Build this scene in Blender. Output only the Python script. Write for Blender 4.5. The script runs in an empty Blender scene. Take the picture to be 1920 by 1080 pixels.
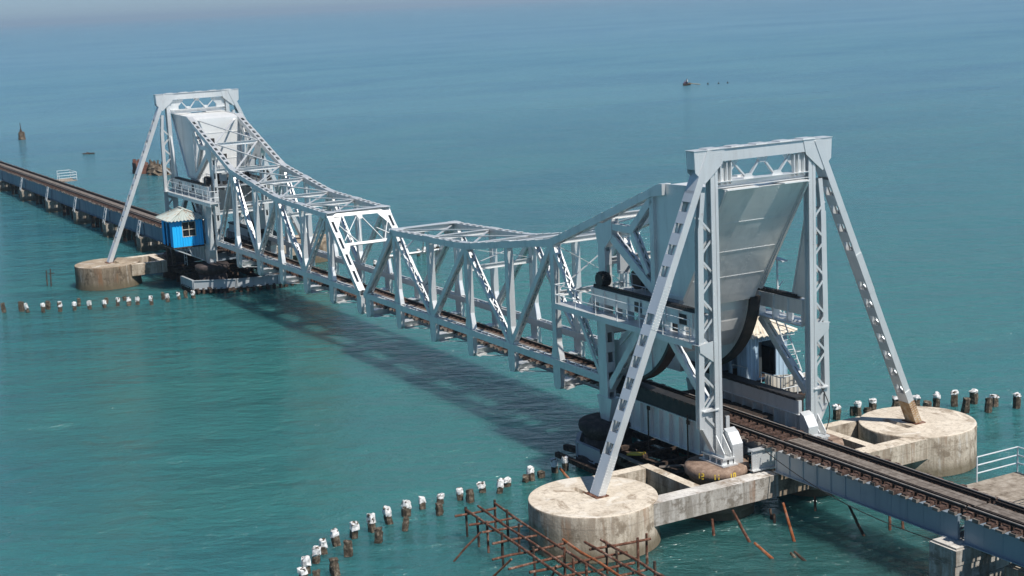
import bpy, bmesh, math, random
from mathutils import Vector, Matrix
rnd = random.Random(7)
PI = math.pi
scene = bpy.context.scene
COL = scene.collection

# ------------------------------------------------------------------ camera, sky, sun, exposure
cam_d = bpy.data.cameras.new("camera")
cam_d.sensor_width = 36.0
cam_d.lens = 36.0 * 2851.66 / 1920.0
cam_d.clip_start = 0.5
cam_d.clip_end = 200000.0
cam = bpy.data.objects.new("camera", cam_d)
COL.objects.link(cam)
_r = Vector((0.49015356, 0.87042508, -0.04593104))
_f = Vector((-0.86037704, 0.47470764, -0.18548316))
_u = _r.cross(_f)
cam.matrix_world = Matrix(((_r.x, _u.x, -_f.x, 97.987), (_r.y, _u.y, -_f.y, -44.392),
                           (_r.z, _u.z, -_f.z, 24.18), (0, 0, 0, 1)))
scene.camera = cam

SUN = Vector((0.715, 0.135, 1.0)).normalized()
EL = math.asin(SUN.z)
AZ = math.atan2(SUN.x, SUN.y)
world = bpy.data.worlds.new("World")
scene.world = world
world.use_nodes = True
wn = world.node_tree
wn.nodes.clear()
sky = wn.nodes.new("ShaderNodeTexSky")
sky.sky_type = 'NISHITA'
sky.sun_disc = False
sky.sun_elevation = EL
sky.sun_rotation = AZ
sky.air_density = 1.0
sky.dust_density = 0.0
sky.ozone_density = 3.5
bg = wn.nodes.new("ShaderNodeBackground")
bg.inputs[1].default_value = 0.075
wo = wn.nodes.new("ShaderNodeOutputWorld")
tint = wn.nodes.new("ShaderNodeMix")
tint.data_type = 'RGBA'; tint.blend_type = 'MULTIPLY'
tint.inputs[0].default_value = 1.0
wtc = wn.nodes.new("ShaderNodeTexCoord")
wsp = wn.nodes.new("ShaderNodeSeparateXYZ")
wn.links.new(wtc.outputs['Generated'], wsp.inputs[0])
wrm = wn.nodes.new("ShaderNodeValToRGB")
wrm.color_ramp.elements[0].position = 0.0; wrm.color_ramp.elements[0].color = (0.38, 0.56, 0.95, 1)
wrm.color_ramp.elements[1].position = 0.16; wrm.color_ramp.elements[1].color = (0.88, 0.97, 1.0, 1)
wn.links.new(wsp.outputs[2], wrm.inputs[0])
wn.links.new(wrm.outputs[0], tint.inputs[7])
wn.links.new(sky.outputs[0], tint.inputs[6])
wn.links.new(tint.outputs[2], bg.inputs[0])
wn.links.new(bg.outputs[0], wo.inputs[0])

sd = bpy.data.lights.new("sun", 'SUN')
sd.energy = 5.0
sd.angle = math.radians(0.55)
sd.color = (1.0, 0.955, 0.89)
sun = bpy.data.objects.new("sun", sd)
sun.rotation_euler = SUN.to_track_quat('Z', 'Y').to_euler()
sun.location = (60, 20, 90)
COL.objects.link(sun)
scene.view_settings.view_transform = 'Standard'
scene.view_settings.look = 'None'
scene.view_settings.exposure = 0.18
scene.view_settings.gamma = 1.0
scene.cycles.max_bounces = 6
scene.cycles.diffuse_bounces = 3
scene.cycles.glossy_bounces = 3

# ------------------------------------------------------------------ materials
class NT:
    def __init__(s, name):
        s.m = bpy.data.materials.new(name)
        s.m.use_nodes = True
        s.t = s.m.node_tree
        s.p = s.t.nodes["Principled BSDF"]
        s.tc = s.t.nodes.new("ShaderNodeTexCoord")
        s.geo = s.t.nodes.new("ShaderNodeNewGeometry")
    def link(s, a, b): s.t.links.new(a, b)
    def map(s, scale=(1, 1, 1), src=None):
        n = s.t.nodes.new("ShaderNodeMapping")
        n.inputs['Scale'].default_value = scale
        s.link(src if src is not None else s.geo.outputs['Position'], n.inputs['Vector'])
        return n.outputs[0]
    def noise(s, scale, detail=4, rough=0.55, vec=None, dist=0.0):
        n = s.t.nodes.new("ShaderNodeTexNoise")
        n.inputs['Scale'].default_value = scale
        n.inputs['Detail'].default_value = detail
        n.inputs['Roughness'].default_value = rough
        n.inputs['Distortion'].default_value = dist
        s.link(vec if vec is not None else s.geo.outputs['Position'], n.inputs['Vector'])
        return n.outputs['Fac']
    def ramp(s, fac, stops):
        n = s.t.nodes.new("ShaderNodeValToRGB")
        cr = n.color_ramp
        while len(cr.elements) < len(stops): cr.elements.new(0.5)
        for e, (p, c) in zip(cr.elements, stops):
            e.position = p
            e.color = (c[0], c[1], c[2], 1) if hasattr(c, '__len__') else (c, c, c, 1)
        s.link(fac, n.inputs[0])
        return n.outputs[0]
    def mix(s, fac, a, b, mode='MIX'):
        n = s.t.nodes.new("ShaderNodeMix")
        n.data_type = 'RGBA'
        n.blend_type = mode
        for sock, v in ((n.inputs[0], fac), (n.inputs[6], a), (n.inputs[7], b)):
            if hasattr(v, 'links'): s.link(v, sock)
            elif hasattr(v, '__len__'): sock.default_value = (v[0], v[1], v[2], 1)
            else: sock.default_value = v
        return n.outputs[2]
    def math(s, op, a, b=0.0):
        n = s.t.nodes.new("ShaderNodeMath")
        n.operation = op
        for sock, v in ((n.inputs[0], a), (n.inputs[1], b)):
            if hasattr(v, 'links'): s.link(v, sock)
            else: sock.default_value = v
        return n.outputs[0]
    def sep(s):
        n = s.t.nodes.new("ShaderNodeSeparateXYZ")
        s.link(s.geo.outputs['Position'], n.inputs[0])
        return n.outputs
    def bump(s, h, strength=0.3, dist=0.05):
        n = s.t.nodes.new("ShaderNodeBump")
        n.inputs['Strength'].default_value = strength
        n.inputs['Distance'].default_value = dist
        s.link(h, n.inputs['Height'])
        s.link(n.outputs[0], s.p.inputs['Normal'])
    def fin(s, col, rough=0.6, metal=0.0, spec=0.5):
        for k, v in (('Base Color', col), ('Roughness', rough), ('Metallic', metal), ('Specular IOR Level', spec)):
            if hasattr(v, 'links'): s.link(v, s.p.inputs[k])
            elif hasattr(v, '__len__'): s.p.inputs[k].default_value = (v[0], v[1], v[2], 1)
            else: s.p.inputs[k].default_value = v
        return s.m

def m_steel(name, base, metal=0.25, rough=0.42, grime=0.5, rust=0.12, streak=True, buckle=0.0):
    n = NT(name)
    a = n.noise(0.35, 4, 0.6)
    b = n.noise(1.0, 5, 0.65, n.map((1.6, 1.6, 0.22)))
    c = n.noise(5.0, 4, 0.7)
    dark = tuple(x * 0.66 for x in base)
    col = n.mix(n.ramp(a, [(0.35, 0), (0.68, 1)]), base, tuple(x * 0.88 for x in base))
    if streak:
        col = n.mix(n.math('MULTIPLY', n.ramp(b, [(0.52, 0), (0.72, 1)]), grime), col, dark)
    r = n.math('MULTIPLY', n.ramp(c, [(0.60, 0), (0.70, 1)]), n.ramp(a, [(0.45, 0), (0.6, 1)]))
    col = n.mix(n.math('MULTIPLY', r, rust), col, (0.23, 0.11, 0.06))
    if buckle: n.bump(n.math('ADD', n.noise(0.9, 2), n.math('MULTIPLY', n.noise(3.0, 2), 0.25)), buckle, 0.12)
    else: n.bump(n.noise(9.0, 3), 0.08, 0.02)
    return n.fin(col, n.ramp(b, [(0.3, rough - 0.06), (0.7, rough + 0.14)]), metal)

M = {}
M['steel'] = m_steel('aluminium_paint', (0.73, 0.74, 0.735), 0.52, 0.38, 0.55, 0.3)
M['panel'] = m_steel('aluminium_panel', (0.84, 0.84, 0.82), 0.35, 0.38, 0.5, 0.10, True, 0.22)
M['steel_old'] = m_steel('old_grey_paint', (0.40, 0.43, 0.45), 0.15, 0.5, 0.8, 0.35)
M['girder'] = m_steel('girder_paint', (0.22, 0.265, 0.31), 0.2, 0.45, 0.7, 0.3)
M['girder_far'] = m_steel('far_girder_paint', (0.11, 0.17, 0.235), 0.15, 0.45, 0.6, 0.2)
def m_girder_near():
    m = m_steel('near_girder_paint', (0.24, 0.30, 0.355), 0.2, 0.42, 0.6, 0.2)
    t = m.node_tree; p = t.nodes["Principled BSDF"]
    src = p.inputs['Base Color'].links[0].from_socket
    g = t.nodes.new("ShaderNodeNewGeometry"); sx = t.nodes.new("ShaderNodeSeparateXYZ"); t.links.new(g.outputs['Position'], sx.inputs[0])
    nz = t.nodes.new("ShaderNodeTexNoise"); nz.inputs['Scale'].default_value = 0.9; t.links.new(g.outputs['Position'], nz.inputs['Vector'])
    ad = t.nodes.new("ShaderNodeMath"); ad.operation = 'MULTIPLY_ADD'; ad.inputs[1].default_value = 4.0; t.links.new(nz.outputs['Fac'], ad.inputs[0]); t.links.new(sx.outputs[0], ad.inputs[2])
    mr = t.nodes.new("ShaderNodeMapRange"); mr.inputs['From Min'].default_value = 46.0; mr.inputs['From Max'].default_value = 53.0
    t.links.new(ad.outputs[0], mr.inputs['Value'])
    mx = t.nodes.new("ShaderNodeMix"); mx.data_type = 'RGBA'; mx.inputs[6].default_value = (0.47, 0.48, 0.475, 1)
    t.links.new(mr.outputs[0], mx.inputs[0]); t.links.new(src, mx.inputs[7]); t.links.new(mx.outputs[2], p.inputs['Base Color'])
    return m
M['girder_near'] = m_girder_near()
M['rail_grey'] = m_steel('railing_paint', (0.62, 0.65, 0.66), 0.1, 0.5, 0.2, 0.1, False)
M['batten'] = m_steel('batten_paint', (0.60, 0.63, 0.66), 0.25, 0.42, 0.3, 0.1)

n = NT('black_grease')
M['black'] = n.fin(n.mix(n.ramp(n.noise(3.0), [(0.4, 0), (0.7, 1)]), (0.012, 0.012, 0.013), (0.035, 0.030, 0.026)), 0.55)

def m_rust(name, a, b, c, sc=4.0):
    n = NT(name)
    f = n.noise(sc, 6, 0.7)
    g = n.noise(sc * 2.3, 3, 0.6)
    col = n.ramp(f, [(0.32, a), (0.52, b), (0.70, c)])
    n.bump(g, 0.5, 0.03)
    return n.fin(col, 0.85, 0.0, 0.25)
M['rust'] = m_rust('rusty_steel', (0.045, 0.022, 0.015), (0.13, 0.052, 0.03), (0.34, 0.24, 0.19))
M['rust_orange'] = m_rust('orange_rust', (0.07, 0.03, 0.02), (0.30, 0.09, 0.03), (0.30, 0.20, 0.15), 3.4)
M['rust_dark'] = m_rust('dark_rusty_iron', (0.02, 0.016, 0.014), (0.055, 0.035, 0.026), (0.12, 0.085, 0.06))
M['rust_tan'] = m_rust('rusty_old_paint', (0.20, 0.10, 0.05), (0.36, 0.25, 0.14), (0.46, 0.42, 0.35), 2.2)
M['deck_board'] = m_rust('sun_bleached_deck', (0.14, 0.11, 0.08), (0.30, 0.255, 0.205), (0.42, 0.37, 0.31), 2.2)
M['pile'] = m_rust('barnacled_concrete', (0.025, 0.02, 0.015), (0.085, 0.065, 0.046), (0.27, 0.225, 0.175), 6.0)
M['rail'] = m_rust('rail_steel', (0.016, 0.013, 0.012), (0.035, 0.026, 0.022), (0.07, 0.05, 0.04), 7.0)
M['rail_head'] = m_rust('worn_rail_head', (0.13, 0.115, 0.10), (0.20, 0.18, 0.165), (0.26, 0.24, 0.22), 5.0)
M['sleeper'] = m_rust('oiled_sleeper', (0.02, 0.014, 0.012), (0.07, 0.040, 0.030), (0.20, 0.13, 0.10), 6.0)
M['plank'] = m_rust('grey_walk_plank', (0.09, 0.072, 0.06), (0.17, 0.142, 0.12), (0.26, 0.23, 0.20), 3.0)
M['whitecap'] = m_rust('whitewash', (0.22, 0.21, 0.20), (0.66, 0.65, 0.64), (0.86, 0.86, 0.85), 6.0)
M['fend_wood'] = m_rust('tarred_timber', (0.012, 0.010, 0.009), (0.05, 0.033, 0.024), (0.16, 0.11, 0.08), 4.0)
M['rubble'] = m_rust('ruined_masonry', (0.045, 0.033, 0.024), (0.12, 0.09, 0.062), (0.25, 0.215, 0.165), 1.4)
M['brick'] = m_rust('red_brick_ruin', (0.09, 0.035, 0.025), (0.16, 0.07, 0.05), (0.24, 0.19, 0.15), 2.4)
M['rubber'] = m_rust('rusty_pier_cap', (0.11, 0.075, 0.055), (0.24, 0.165, 0.12), (0.36, 0.27, 0.21), 2.2)
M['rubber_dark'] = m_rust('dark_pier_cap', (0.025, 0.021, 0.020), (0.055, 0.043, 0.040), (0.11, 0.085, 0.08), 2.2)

def m_conc(name, light, mid, dark, top_light=None):
    n = NT(name)
    z = n.sep()[2]
    big = n.noise(0.55, 5, 0.62, None, 0.6)
    strk = n.noise(1.0, 5, 0.66, n.map((2.6, 2.6, 0.30)))
    fine = n.noise(6.0, 5, 0.7)
    col = n.mix(n.ramp(big, [(0.36, 0), (0.62, 1)]), mid, light)
    col = n.mix(n.math('MULTIPLY', n.ramp(fine, [(0.48, 0), (0.68, 1)]), 0.55), col, dark)
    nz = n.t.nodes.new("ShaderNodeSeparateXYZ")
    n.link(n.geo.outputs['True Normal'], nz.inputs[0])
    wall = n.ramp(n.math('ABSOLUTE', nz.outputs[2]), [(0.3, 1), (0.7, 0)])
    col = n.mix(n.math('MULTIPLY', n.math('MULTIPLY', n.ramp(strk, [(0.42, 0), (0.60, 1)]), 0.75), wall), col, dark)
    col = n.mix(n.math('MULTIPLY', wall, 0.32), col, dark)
    # rust weeping down the walls
    r2 = n.noise(1.0, 4, 0.6, n.map((1.3, 1.3, 0.16)))
    col = n.mix(n.math('MULTIPLY', n.math('MULTIPLY', n.ramp(r2, [(0.58, 0), (0.68, 1)]), 0.55), wall), col, (0.27, 0.13, 0.06))
    r3 = n.noise(1.0, 4, 0.6, n.map((3.4, 3.4, 0.5)))
    col = n.mix(n.math('MULTIPLY', n.math('MULTIPLY', n.ramp(r3, [(0.60, 0), (0.68, 1)]), 0.5), wall), col, (0.55, 0.52, 0.47))
    floorish = n.math('SUBTRACT', 1.0, wall)
    st = n.noise(0.55, 5, 0.62, n.map((1.0, 1.6, 1.0)), 1.2)
    st2 = n.noise(2.2, 5, 0.7, None, 0.8)
    patchy = n.math('MULTIPLY', n.ramp(st, [(0.55, 0), (0.63, 1)]), n.ramp(st2, [(0.34, 0.25), (0.6, 1)]))
    col = n.mix(n.math('MULTIPLY', n.math('MULTIPLY', patchy, floorish), 0.72), col, (0.19, 0.13, 0.08))
    pale = n.noise(0.8, 4, 0.6, n.map((1.3, 1.0, 1.0)), 0.6)
    col = n.mix(n.math('MULTIPLY', n.math('MULTIPLY', n.ramp(pale, [(0.56, 0), (0.68, 1)]), floorish), 0.6), col, (0.72, 0.68, 0.61))
    # pour line and dark crust patches on the walls
    zl = n.math('ADD', z, n.math('MULTIPLY', big, 0.25))
    line = n.ramp(n.math('ABSOLUTE', n.math('SUBTRACT', zl, 1.62)), [(0.01, 1), (0.05, 0)])
    col = n.mix(n.math('MULTIPLY', n.math('MULTIPLY', line, wall), 0.22), col, (0.09, 0.075, 0.06))
    cr = n.math('MULTIPLY', n.ramp(n.noise(1.1, 6, 0.7), [(0.52, 0), (0.60, 1)]), wall)
    col = n.mix(n.math('MULTIPLY', cr, 0.75), col, (dark[0] * 0.75, dark[1] * 0.72, dark[2] * 0.68))
    # tidal stain on the lowest part
    zz = n.math('ADD', z, n.math('MULTIPLY', fine, 0.5))
    tide = n.ramp(zz, [(0.55, 1), (1.05, 0)])
    col = n.mix(n.math('MULTIPLY', tide, 0.8), col, (0.12, 0.098, 0.062))
    n.bump(n.noise(7.0, 6, 0.7), 0.55, 0.05)
    return n.fin(col, 0.9, 0.0, 0.2)
M['conc'] = m_conc('weathered_concrete', (0.68, 0.60, 0.49), (0.53, 0.455, 0.36), (0.24, 0.19, 0.14))
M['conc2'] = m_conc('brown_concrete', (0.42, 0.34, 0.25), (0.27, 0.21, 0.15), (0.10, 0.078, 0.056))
M['conc_w'] = m_conc('whitewashed_concrete', (0.60, 0.57, 0.53), (0.40, 0.37, 0.33), (0.19, 0.165, 0.135))
M['stone'] = m_conc('pier_stone', (0.42, 0.37, 0.30), (0.26, 0.22, 0.18), (0.09, 0.075, 0.06))

M['stone_pale'] = m_conc('pale_pier_stone', (0.55, 0.50, 0.42), (0.38, 0.33, 0.27), (0.13, 0.11, 0.085))
def m_paint(name, base, dirt, amt=0.5, rough=0.55):
    n = NT(name)
    b = n.noise(1.0, 5, 0.65, n.map((3.0, 3.0, 0.4)))
    col = n.mix(n.math('MULTIPLY', n.ramp(b, [(0.50, 0), (0.70, 1)]), amt), base, dirt)
    return n.fin(col, rough)
M['blue'] = m_paint('bright_blue_sheet', (0.012, 0.44, 0.86), (0.05, 0.30, 0.52), 0.5)
M['paleblue'] = m_paint('pale_blue_sheet', (0.38, 0.50, 0.60), (0.16, 0.18, 0.19), 0.4)
M['roof'] = m_paint('greenish_roof_sheet', (0.40, 0.44, 0.41), (0.30, 0.18, 0.10), 0.9, 0.7)
M['roof2'] = m_paint('pale_roof_sheet', (0.66, 0.60, 0.50), (0.36, 0.27, 0.20), 0.5, 0.7)
M['sheet'] = m_paint('dirty_white_sheet', (0.52, 0.50, 0.45), (0.34, 0.22, 0.08), 0.7, 0.7)
n = NT('dark_glass')
M['glass'] = n.fin((0.012, 0.014, 0.016), 0.12)
n = NT('yellow_paint')
M['yellow'] = n.fin((0.62, 0.43, 0.05), 0.6)
M['wood'] = m_paint('boat_wood', (0.30, 0.22, 0.12), (0.10, 0.06, 0.03), 0.5, 0.7)
M['skin'] = m_paint('skin', (0.16, 0.085, 0.05), (0.13, 0.07, 0.04), 0.2, 0.6)
M['shirt_dark'] = m_paint('dark_shirt', (0.03, 0.035, 0.06), (0.02, 0.02, 0.03), 0.2, 0.8)
M['shirt_white'] = m_paint('white_shirt', (0.75, 0.74, 0.74), (0.5, 0.5, 0.5), 0.2, 0.8)
M['shirt_purple'] = m_paint('purple_shirt', (0.22, 0.13, 0.24), (0.1, 0.06, 0.1), 0.2, 0.8)
M['tarp'] = m_paint('dark_tarpaulin', (0.045, 0.055, 0.06), (0.02, 0.022, 0.025), 0.5, 0.55)

# water: one sheet of turquoise sea
n = NT('sea_water')
px, py, pz = n.sep()
dfar = n.math('LENGTH', 0.0) if False else None
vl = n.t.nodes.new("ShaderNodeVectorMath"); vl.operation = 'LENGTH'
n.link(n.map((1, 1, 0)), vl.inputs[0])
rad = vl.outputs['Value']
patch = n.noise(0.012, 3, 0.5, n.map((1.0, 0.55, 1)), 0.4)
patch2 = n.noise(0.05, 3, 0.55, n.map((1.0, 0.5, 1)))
deep = n.ramp(n.math('DIVIDE', rad, 900.0), [(0.02, (0.027, 0.140, 0.136)), (0.10, (0.036, 0.152, 0.172)), (0.30, (0.066, 0.180, 0.228)), (1.0, (0.092, 0.205, 0.270))])  # sky reflection and haze put into the colour, growing with distance
col = n.mix(n.ramp(patch, [(0.38, 0), (0.64, 1)]), deep, n.mix(1.0, deep, (0.70, 0.80, 0.90), 'MULTIPLY'))
col = n.mix(n.math('MULTIPLY', n.ramp(patch2, [(0.40, 0), (0.66, 1)]), 0.6), col, n.mix(1.0, deep, (1.12, 1.08, 1.0), 'MULTIPLY'))
# shade by the near tower and girder painted into the water colour
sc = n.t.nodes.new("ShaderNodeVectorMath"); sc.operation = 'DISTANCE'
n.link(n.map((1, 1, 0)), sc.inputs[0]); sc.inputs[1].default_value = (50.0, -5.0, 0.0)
water_shade = n.ramp(n.math('DIVIDE', n.math('ADD', sc.outputs['Value'], n.math('MULTIPLY', patch2, 8.0)), 30.0), [(0.25, 1), (0.75, 0)])
col = n.mix(n.math('MULTIPLY', water_shade, 0.65), col, (0.020, 0.070, 0.062))
# wind waves, crests across the wind
rot = n.t.nodes.new("ShaderNodeMapping")
rot.inputs['Rotation'].default_value = (0, 0, math.radians(32))
n.link(n.geo.outputs['Position'], rot.inputs['Vector'])
w1 = n.noise(1.0, 6, 0.62, n.map((0.75, 0.36, 1), rot.outputs[0]), 0.3)
w2 = n.noise(1.0, 4, 0.6, n.map((2.2, 1.1, 1), rot.outputs[0]), 0.2)
w0 = n.noise(1.0, 3, 0.5, n.map((0.17, 0.075, 1), rot.outputs[0]), 0.2)
hgt = n.math('ADD', n.math('ADD', n.math('MULTIPLY', w1, 1.25), n.math('MULTIPLY', w2, 0.42)), n.math('MULTIPLY', w0, 2.3))
bn = n.t.nodes.new("ShaderNodeBump")
bn.inputs['Distance'].default_value = 0.8
n.link(hgt, bn.inputs['Height'])
n.link(n.ramp(patch, [(0.3, 0.75), (0.7, 1.0)]), bn.inputs['Strength'])
n.link(bn.outputs[0], n.p.inputs['Normal'])
n.p.inputs['IOR'].default_value = 1.333
n.p.inputs['Subsurface Weight'].default_value = 1.0
n.p.inputs['Subsurface Radius'].default_value = (1.0, 1.15, 1.2)
n.p.inputs['Subsurface Scale'].default_value = 9.0
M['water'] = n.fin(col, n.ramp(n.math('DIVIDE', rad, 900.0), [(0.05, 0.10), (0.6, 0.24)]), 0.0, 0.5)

# ------------------------------------------------------------------ mesh builder
class MB:
    def __init__(s):
        s.v = []; s.f = []; s.mi = []; s.cur = 0
    def add(s, vs, fs):
        k = len(s.v)
        s.v += [Vector(p) for p in vs]
        for f in fs:
            s.f.append([i + k for i in f]); s.mi.append(s.cur)
        return s
    def hexa(s, p):   # p: bottom loop 0-3, top loop 4-7
        return s.add(p, [(3, 2, 1, 0), (4, 5, 6, 7), (0, 1, 5, 4), (1, 2, 6, 5), (2, 3, 7, 6), (3, 0, 4, 7)])
    def box(s, x0, x1, y0, y1, z0, z1):
        return s.hexa([(x0, y0, z0), (x1, y0, z0), (x1, y1, z0), (x0, y1, z0),
                       (x0, y0, z1), (x1, y0, z1), (x1, y1, z1), (x0, y1, z1)])
    def frame(s, p0, p1, ref):
        p0 = Vector(p0); p1 = Vector(p1)
        a = (p1 - p0).normalized()
        b = Vector(ref); b = (b - a * b.dot(a)).normalized()
        return p0, p1, a, b, a.cross(b)
    def bar(s, p0, p1, w, h, ref=(0, 1, 0), w1=None, h1=None):
        p0, p1, a, b, c = s.frame(p0, p1, ref)
        w1 = w if w1 is None else w1; h1 = h if h1 is None else h1
        q = [p0 + b * (i * w / 2) + c * (j * h / 2) for i, j in ((-1, -1), (1, -1), (1, 1), (-1, 1))]
        q += [p1 + b * (i * w1 / 2) + c * (j * h1 / 2) for i, j in ((-1, -1), (1, -1), (1, 1), (-1, 1))]
        return s.hexa(q)
    def ext(s, poly, vec):
        vec = Vector(vec); poly = [Vector(p) for p in poly]; k = len(poly)
        nrm = Vector((0, 0, 0))
        for i in range(k): nrm += poly[i].cross(poly[(i + 1) % k])
        if nrm.dot(vec) < 0: poly = poly[::-1]
        vs = poly + [p + vec for p in poly]
        fs = [tuple(range(k))[::-1], tuple(range(k, 2 * k))]
        fs += [(i, (i + 1) % k, (i + 1) % k + k, i + k) for i in range(k)]
        return s.add(vs, fs)
    def pxz(s, pts, y0, y1): return s.ext([(x, y0, z) for x, z in pts], (0, y1 - y0, 0))
    def pyz(s, pts, x0, x1): return s.ext([(x0, y, z) for y, z in pts], (x1 - x0, 0, 0))
    def pxy(s, pts, z0, z1): return s.ext([(x, y, z0) for x, y in pts], (0, 0, z1 - z0))
    def cyl(s, p0, p1, r0, r1=None, n=10):
        r1 = r0 if r1 is None else r1
        p0 = Vector(p0); p1 = Vector(p1)
        a = (p1 - p0).normalized()
        ref = Vector((0, 0, 1)) if abs(a.z) < 0.9 else Vector((1, 0, 0))
        b = a.cross(ref).normalized(); c = a.cross(b)
        vs = []
        for p, r in ((p0, r0), (p1, r1)):
            for i in range(n):
                t = 2 * PI * i / n
                vs.append(p + b * (r * math.cos(t)) + c * (r * math.sin(t)))
        fs = [(i, (i + 1) % n, (i + 1) % n + n, i + n) for i in range(n)]
        fs += [tuple(range(n))[::-1], tuple(range(n, 2 * n))]
        return s.add(vs, fs)
    def lathe(s, prof, cx, cy, n=48, jit=0.0):
        vs = []; fs = []; k = len(prof)
        for r, z in prof:
            for i in range(n):
                t = 2 * PI * i / n
                rr = r + (rnd.uniform(-jit, jit) if jit else 0)
                vs.append((cx + rr * math.cos(t), cy + rr * math.sin(t), z))
        for j in range(k - 1):
            for i in range(n):
                fs.append((j * n + i, j * n + (i + 1) % n, (j + 1) * n + (i + 1) % n, (j + 1) * n + i))
        fs.append(tuple(range(n))[::-1]); fs.append(tuple(range((k - 1) * n, k * n)))
        return s.add(vs, fs)
    def ibeam(s, p0, p1, w, h, t=0.03, ref=(0, 0, 1)):
        # web along ref, flanges across
        p0, p1, a, b, c = s.frame(p0, p1, ref)
        s.bar(p0, p1, h - 2 * t, t, b)
        for k in (-1, 1):
            o = b * (k * (h - t) / 2)
            s.bar(p0 + o, p1 + o, t, w, b)
        return s
    def lace(s, p0, p1, off, b, c, w, pitch, bw=0.06, t=0.02):
        L = (p1 - p0).length; a = (p1 - p0).normalized()
        m = max(2, int(round(L / pitch)))
        pts = [p0 + a * (L * i / m) + c * off + b * ((w / 2) * (1 if i % 2 else -1)) for i in range(m + 1)]
        for i in range(m): s.bar(pts[i], pts[i + 1], t, bw, c)
    def batt(s, p0, p1, off, b, c, w, pitch, fill=0.5, t=0.025, ends=0.6):
        L = (p1 - p0).length; a = (p1 - p0).normalized()
        m = max(1, int(round((L - 2 * ends) / pitch)))
        st = (L - 2 * ends) / m
        s.bar(p0 + c * off, p0 + a * (ends + st * fill * 0.5) + c * off, w, t, b)
        s.bar(p1 - a * (ends + st * fill * 0.5) + c * off, p1 + c * off, w, t, b)
        for i in range(1, m):
            q = p0 + a * (ends + st * i) + c * off
            s.bar(q - a * (st * fill / 2), q + a * (st * fill / 2), w, t, b)
    def member(s, p0, p1, w, d, ref=(0, 1, 0), top='lace', bot='lace', pitch=0.34, t=0.035, fl=0.085, fill=0.5, ends=0.6):
        """built-up member: two side plates with flanges, laced or battened between"""
        p0, p1, a, b, c = s.frame(p0, p1, ref)
        if c.z < -1e-6: b = -b; c = -c
        for k in (-1, 1):
            o = b * (k * (w - t) / 2)
            s.bar(p0 + o, p1 + o, t, d, b)
            for j in (-1, 1):
                o2 = b * (k * (w / 2 - fl / 2 - t)) + c * (j * (d / 2 - t / 2))
                s.bar(p0 + o2, p1 + o2, fl, t * 0.9, b)
        for j, kind in ((1, top), (-1, bot)):
            off = j * (d / 2 + 0.012)
            if kind == 'lace': s.lace(p0, p1, off, b, c, w - 0.14, pitch)
            elif kind == 'batt': s.batt(p0, p1, off, b, c, w - 0.004, pitch, fill, 0.025, ends)
            elif kind == 'solid': s.bar(p0 + c * off, p1 + c * off, w + 0.02, 0.024, b)
        return s
    def rivets(s, p0, p1, nrm, pitch=0.17, r=0.026):
        p0 = Vector(p0); p1 = Vector(p1); nrm = Vector(nrm).normalized()
        a = (p1 - p0); L = a.length; a.normalize(); b = nrm.cross(a)
        for i in range(int(L / pitch) + 1):
            q = p0 + a * (i * pitch)
            s.add([q + a * r, q + b * r, q - a * r, q - b * r, q + nrm * r * 0.9],
                  [(0, 1, 4), (1, 2, 4), (2, 3, 4), (3, 0, 4)])
    def build(s, name, mats, parent=None, smooth=False):
        me = bpy.data.meshes.new(name)
        off = WORLD_OFF(parent)
        me.from_pydata([p - off for p in s.v], [], s.f)
        if not isinstance(mats, (list, tuple)): mats = [mats]
        for m in mats: me.materials.append(m)
        for p, mi in zip(me.polygons, s.mi):
            p.material_index = mi
            p.use_smooth = smooth
        bm = bmesh.new(); bm.from_mesh(me)
        bmesh.ops.recalc_face_normals(bm, faces=bm.faces[:])
        bm.to_mesh(me); bm.free()
        me.validate()
        o = bpy.data.objects.new(name, me)
        COL.objects.link(o)
        if parent is not None: o.parent = parent
        return o

ORIG = {}
def WORLD_OFF(parent):
    return ORIG.get(parent.name, Vector((0, 0, 0))) if parent is not None else Vector((0, 0, 0))

def tag(o, label=None, cat=None, group=None, kind=None):
    if label: o['label'] = label
    if cat: o['category'] = cat
    if group: o['group'] = group
    if kind: o['kind'] = kind
    return o
def thing(name, label, cat, loc, group=None):
    o = bpy.data.objects.new(name, None)
    o.empty_display_size = 0.5
    o.location = loc
    COL.objects.link(o)
    ORIG[o.name] = Vector(loc)
    return tag(o, label, cat, group)
def part(mb, name, mat, parent, label=None, smooth=False):
    o = mb.build(name, mat, parent, smooth)
    ORIG[o.name] = WORLD_OFF(parent)
    if label: o['label'] = label
    return o
def solo(mb, name, mat, loc, label, cat, group=None, kind=None, smooth=False):
    """a thing that is one mesh, its origin at its base"""
    off = Vector(loc)
    for i, p in enumerate(mb.v): mb.v[i] = p - off
    o = mb.build(name, mat, None, smooth)
    o.location = loc
    ORIG[o.name] = off
    return tag(o, label, cat, group, kind)
def copy_tree(o, parent=None):
    c = o.copy(); COL.objects.link(c); c.parent = parent
    for ch in list(o.children): copy_tree(ch, c)
    return c
def turned(o, label):
    """the same thing on the other side of the channel: half a turn about the bridge centre"""
    c = copy_tree(o)
    c.location = (-o.location.x, -o.location.y, o.location.z)
    c.rotation_euler = (o.rotation_euler.x, o.rotation_euler.y, o.rotation_euler.z + PI)
    c['label'] = label
    return c
ORD = ['', 'first', 'second', 'third', 'fourth', 'fifth', 'sixth', 'seventh', 'eighth', 'ninth', 'tenth', 'eleventh',
       'twelfth', 'thirteenth', 'fourteenth', 'fifteenth', 'sixteenth', 'seventeenth', 'eighteenth', 'nineteenth', 'twentieth']

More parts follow.
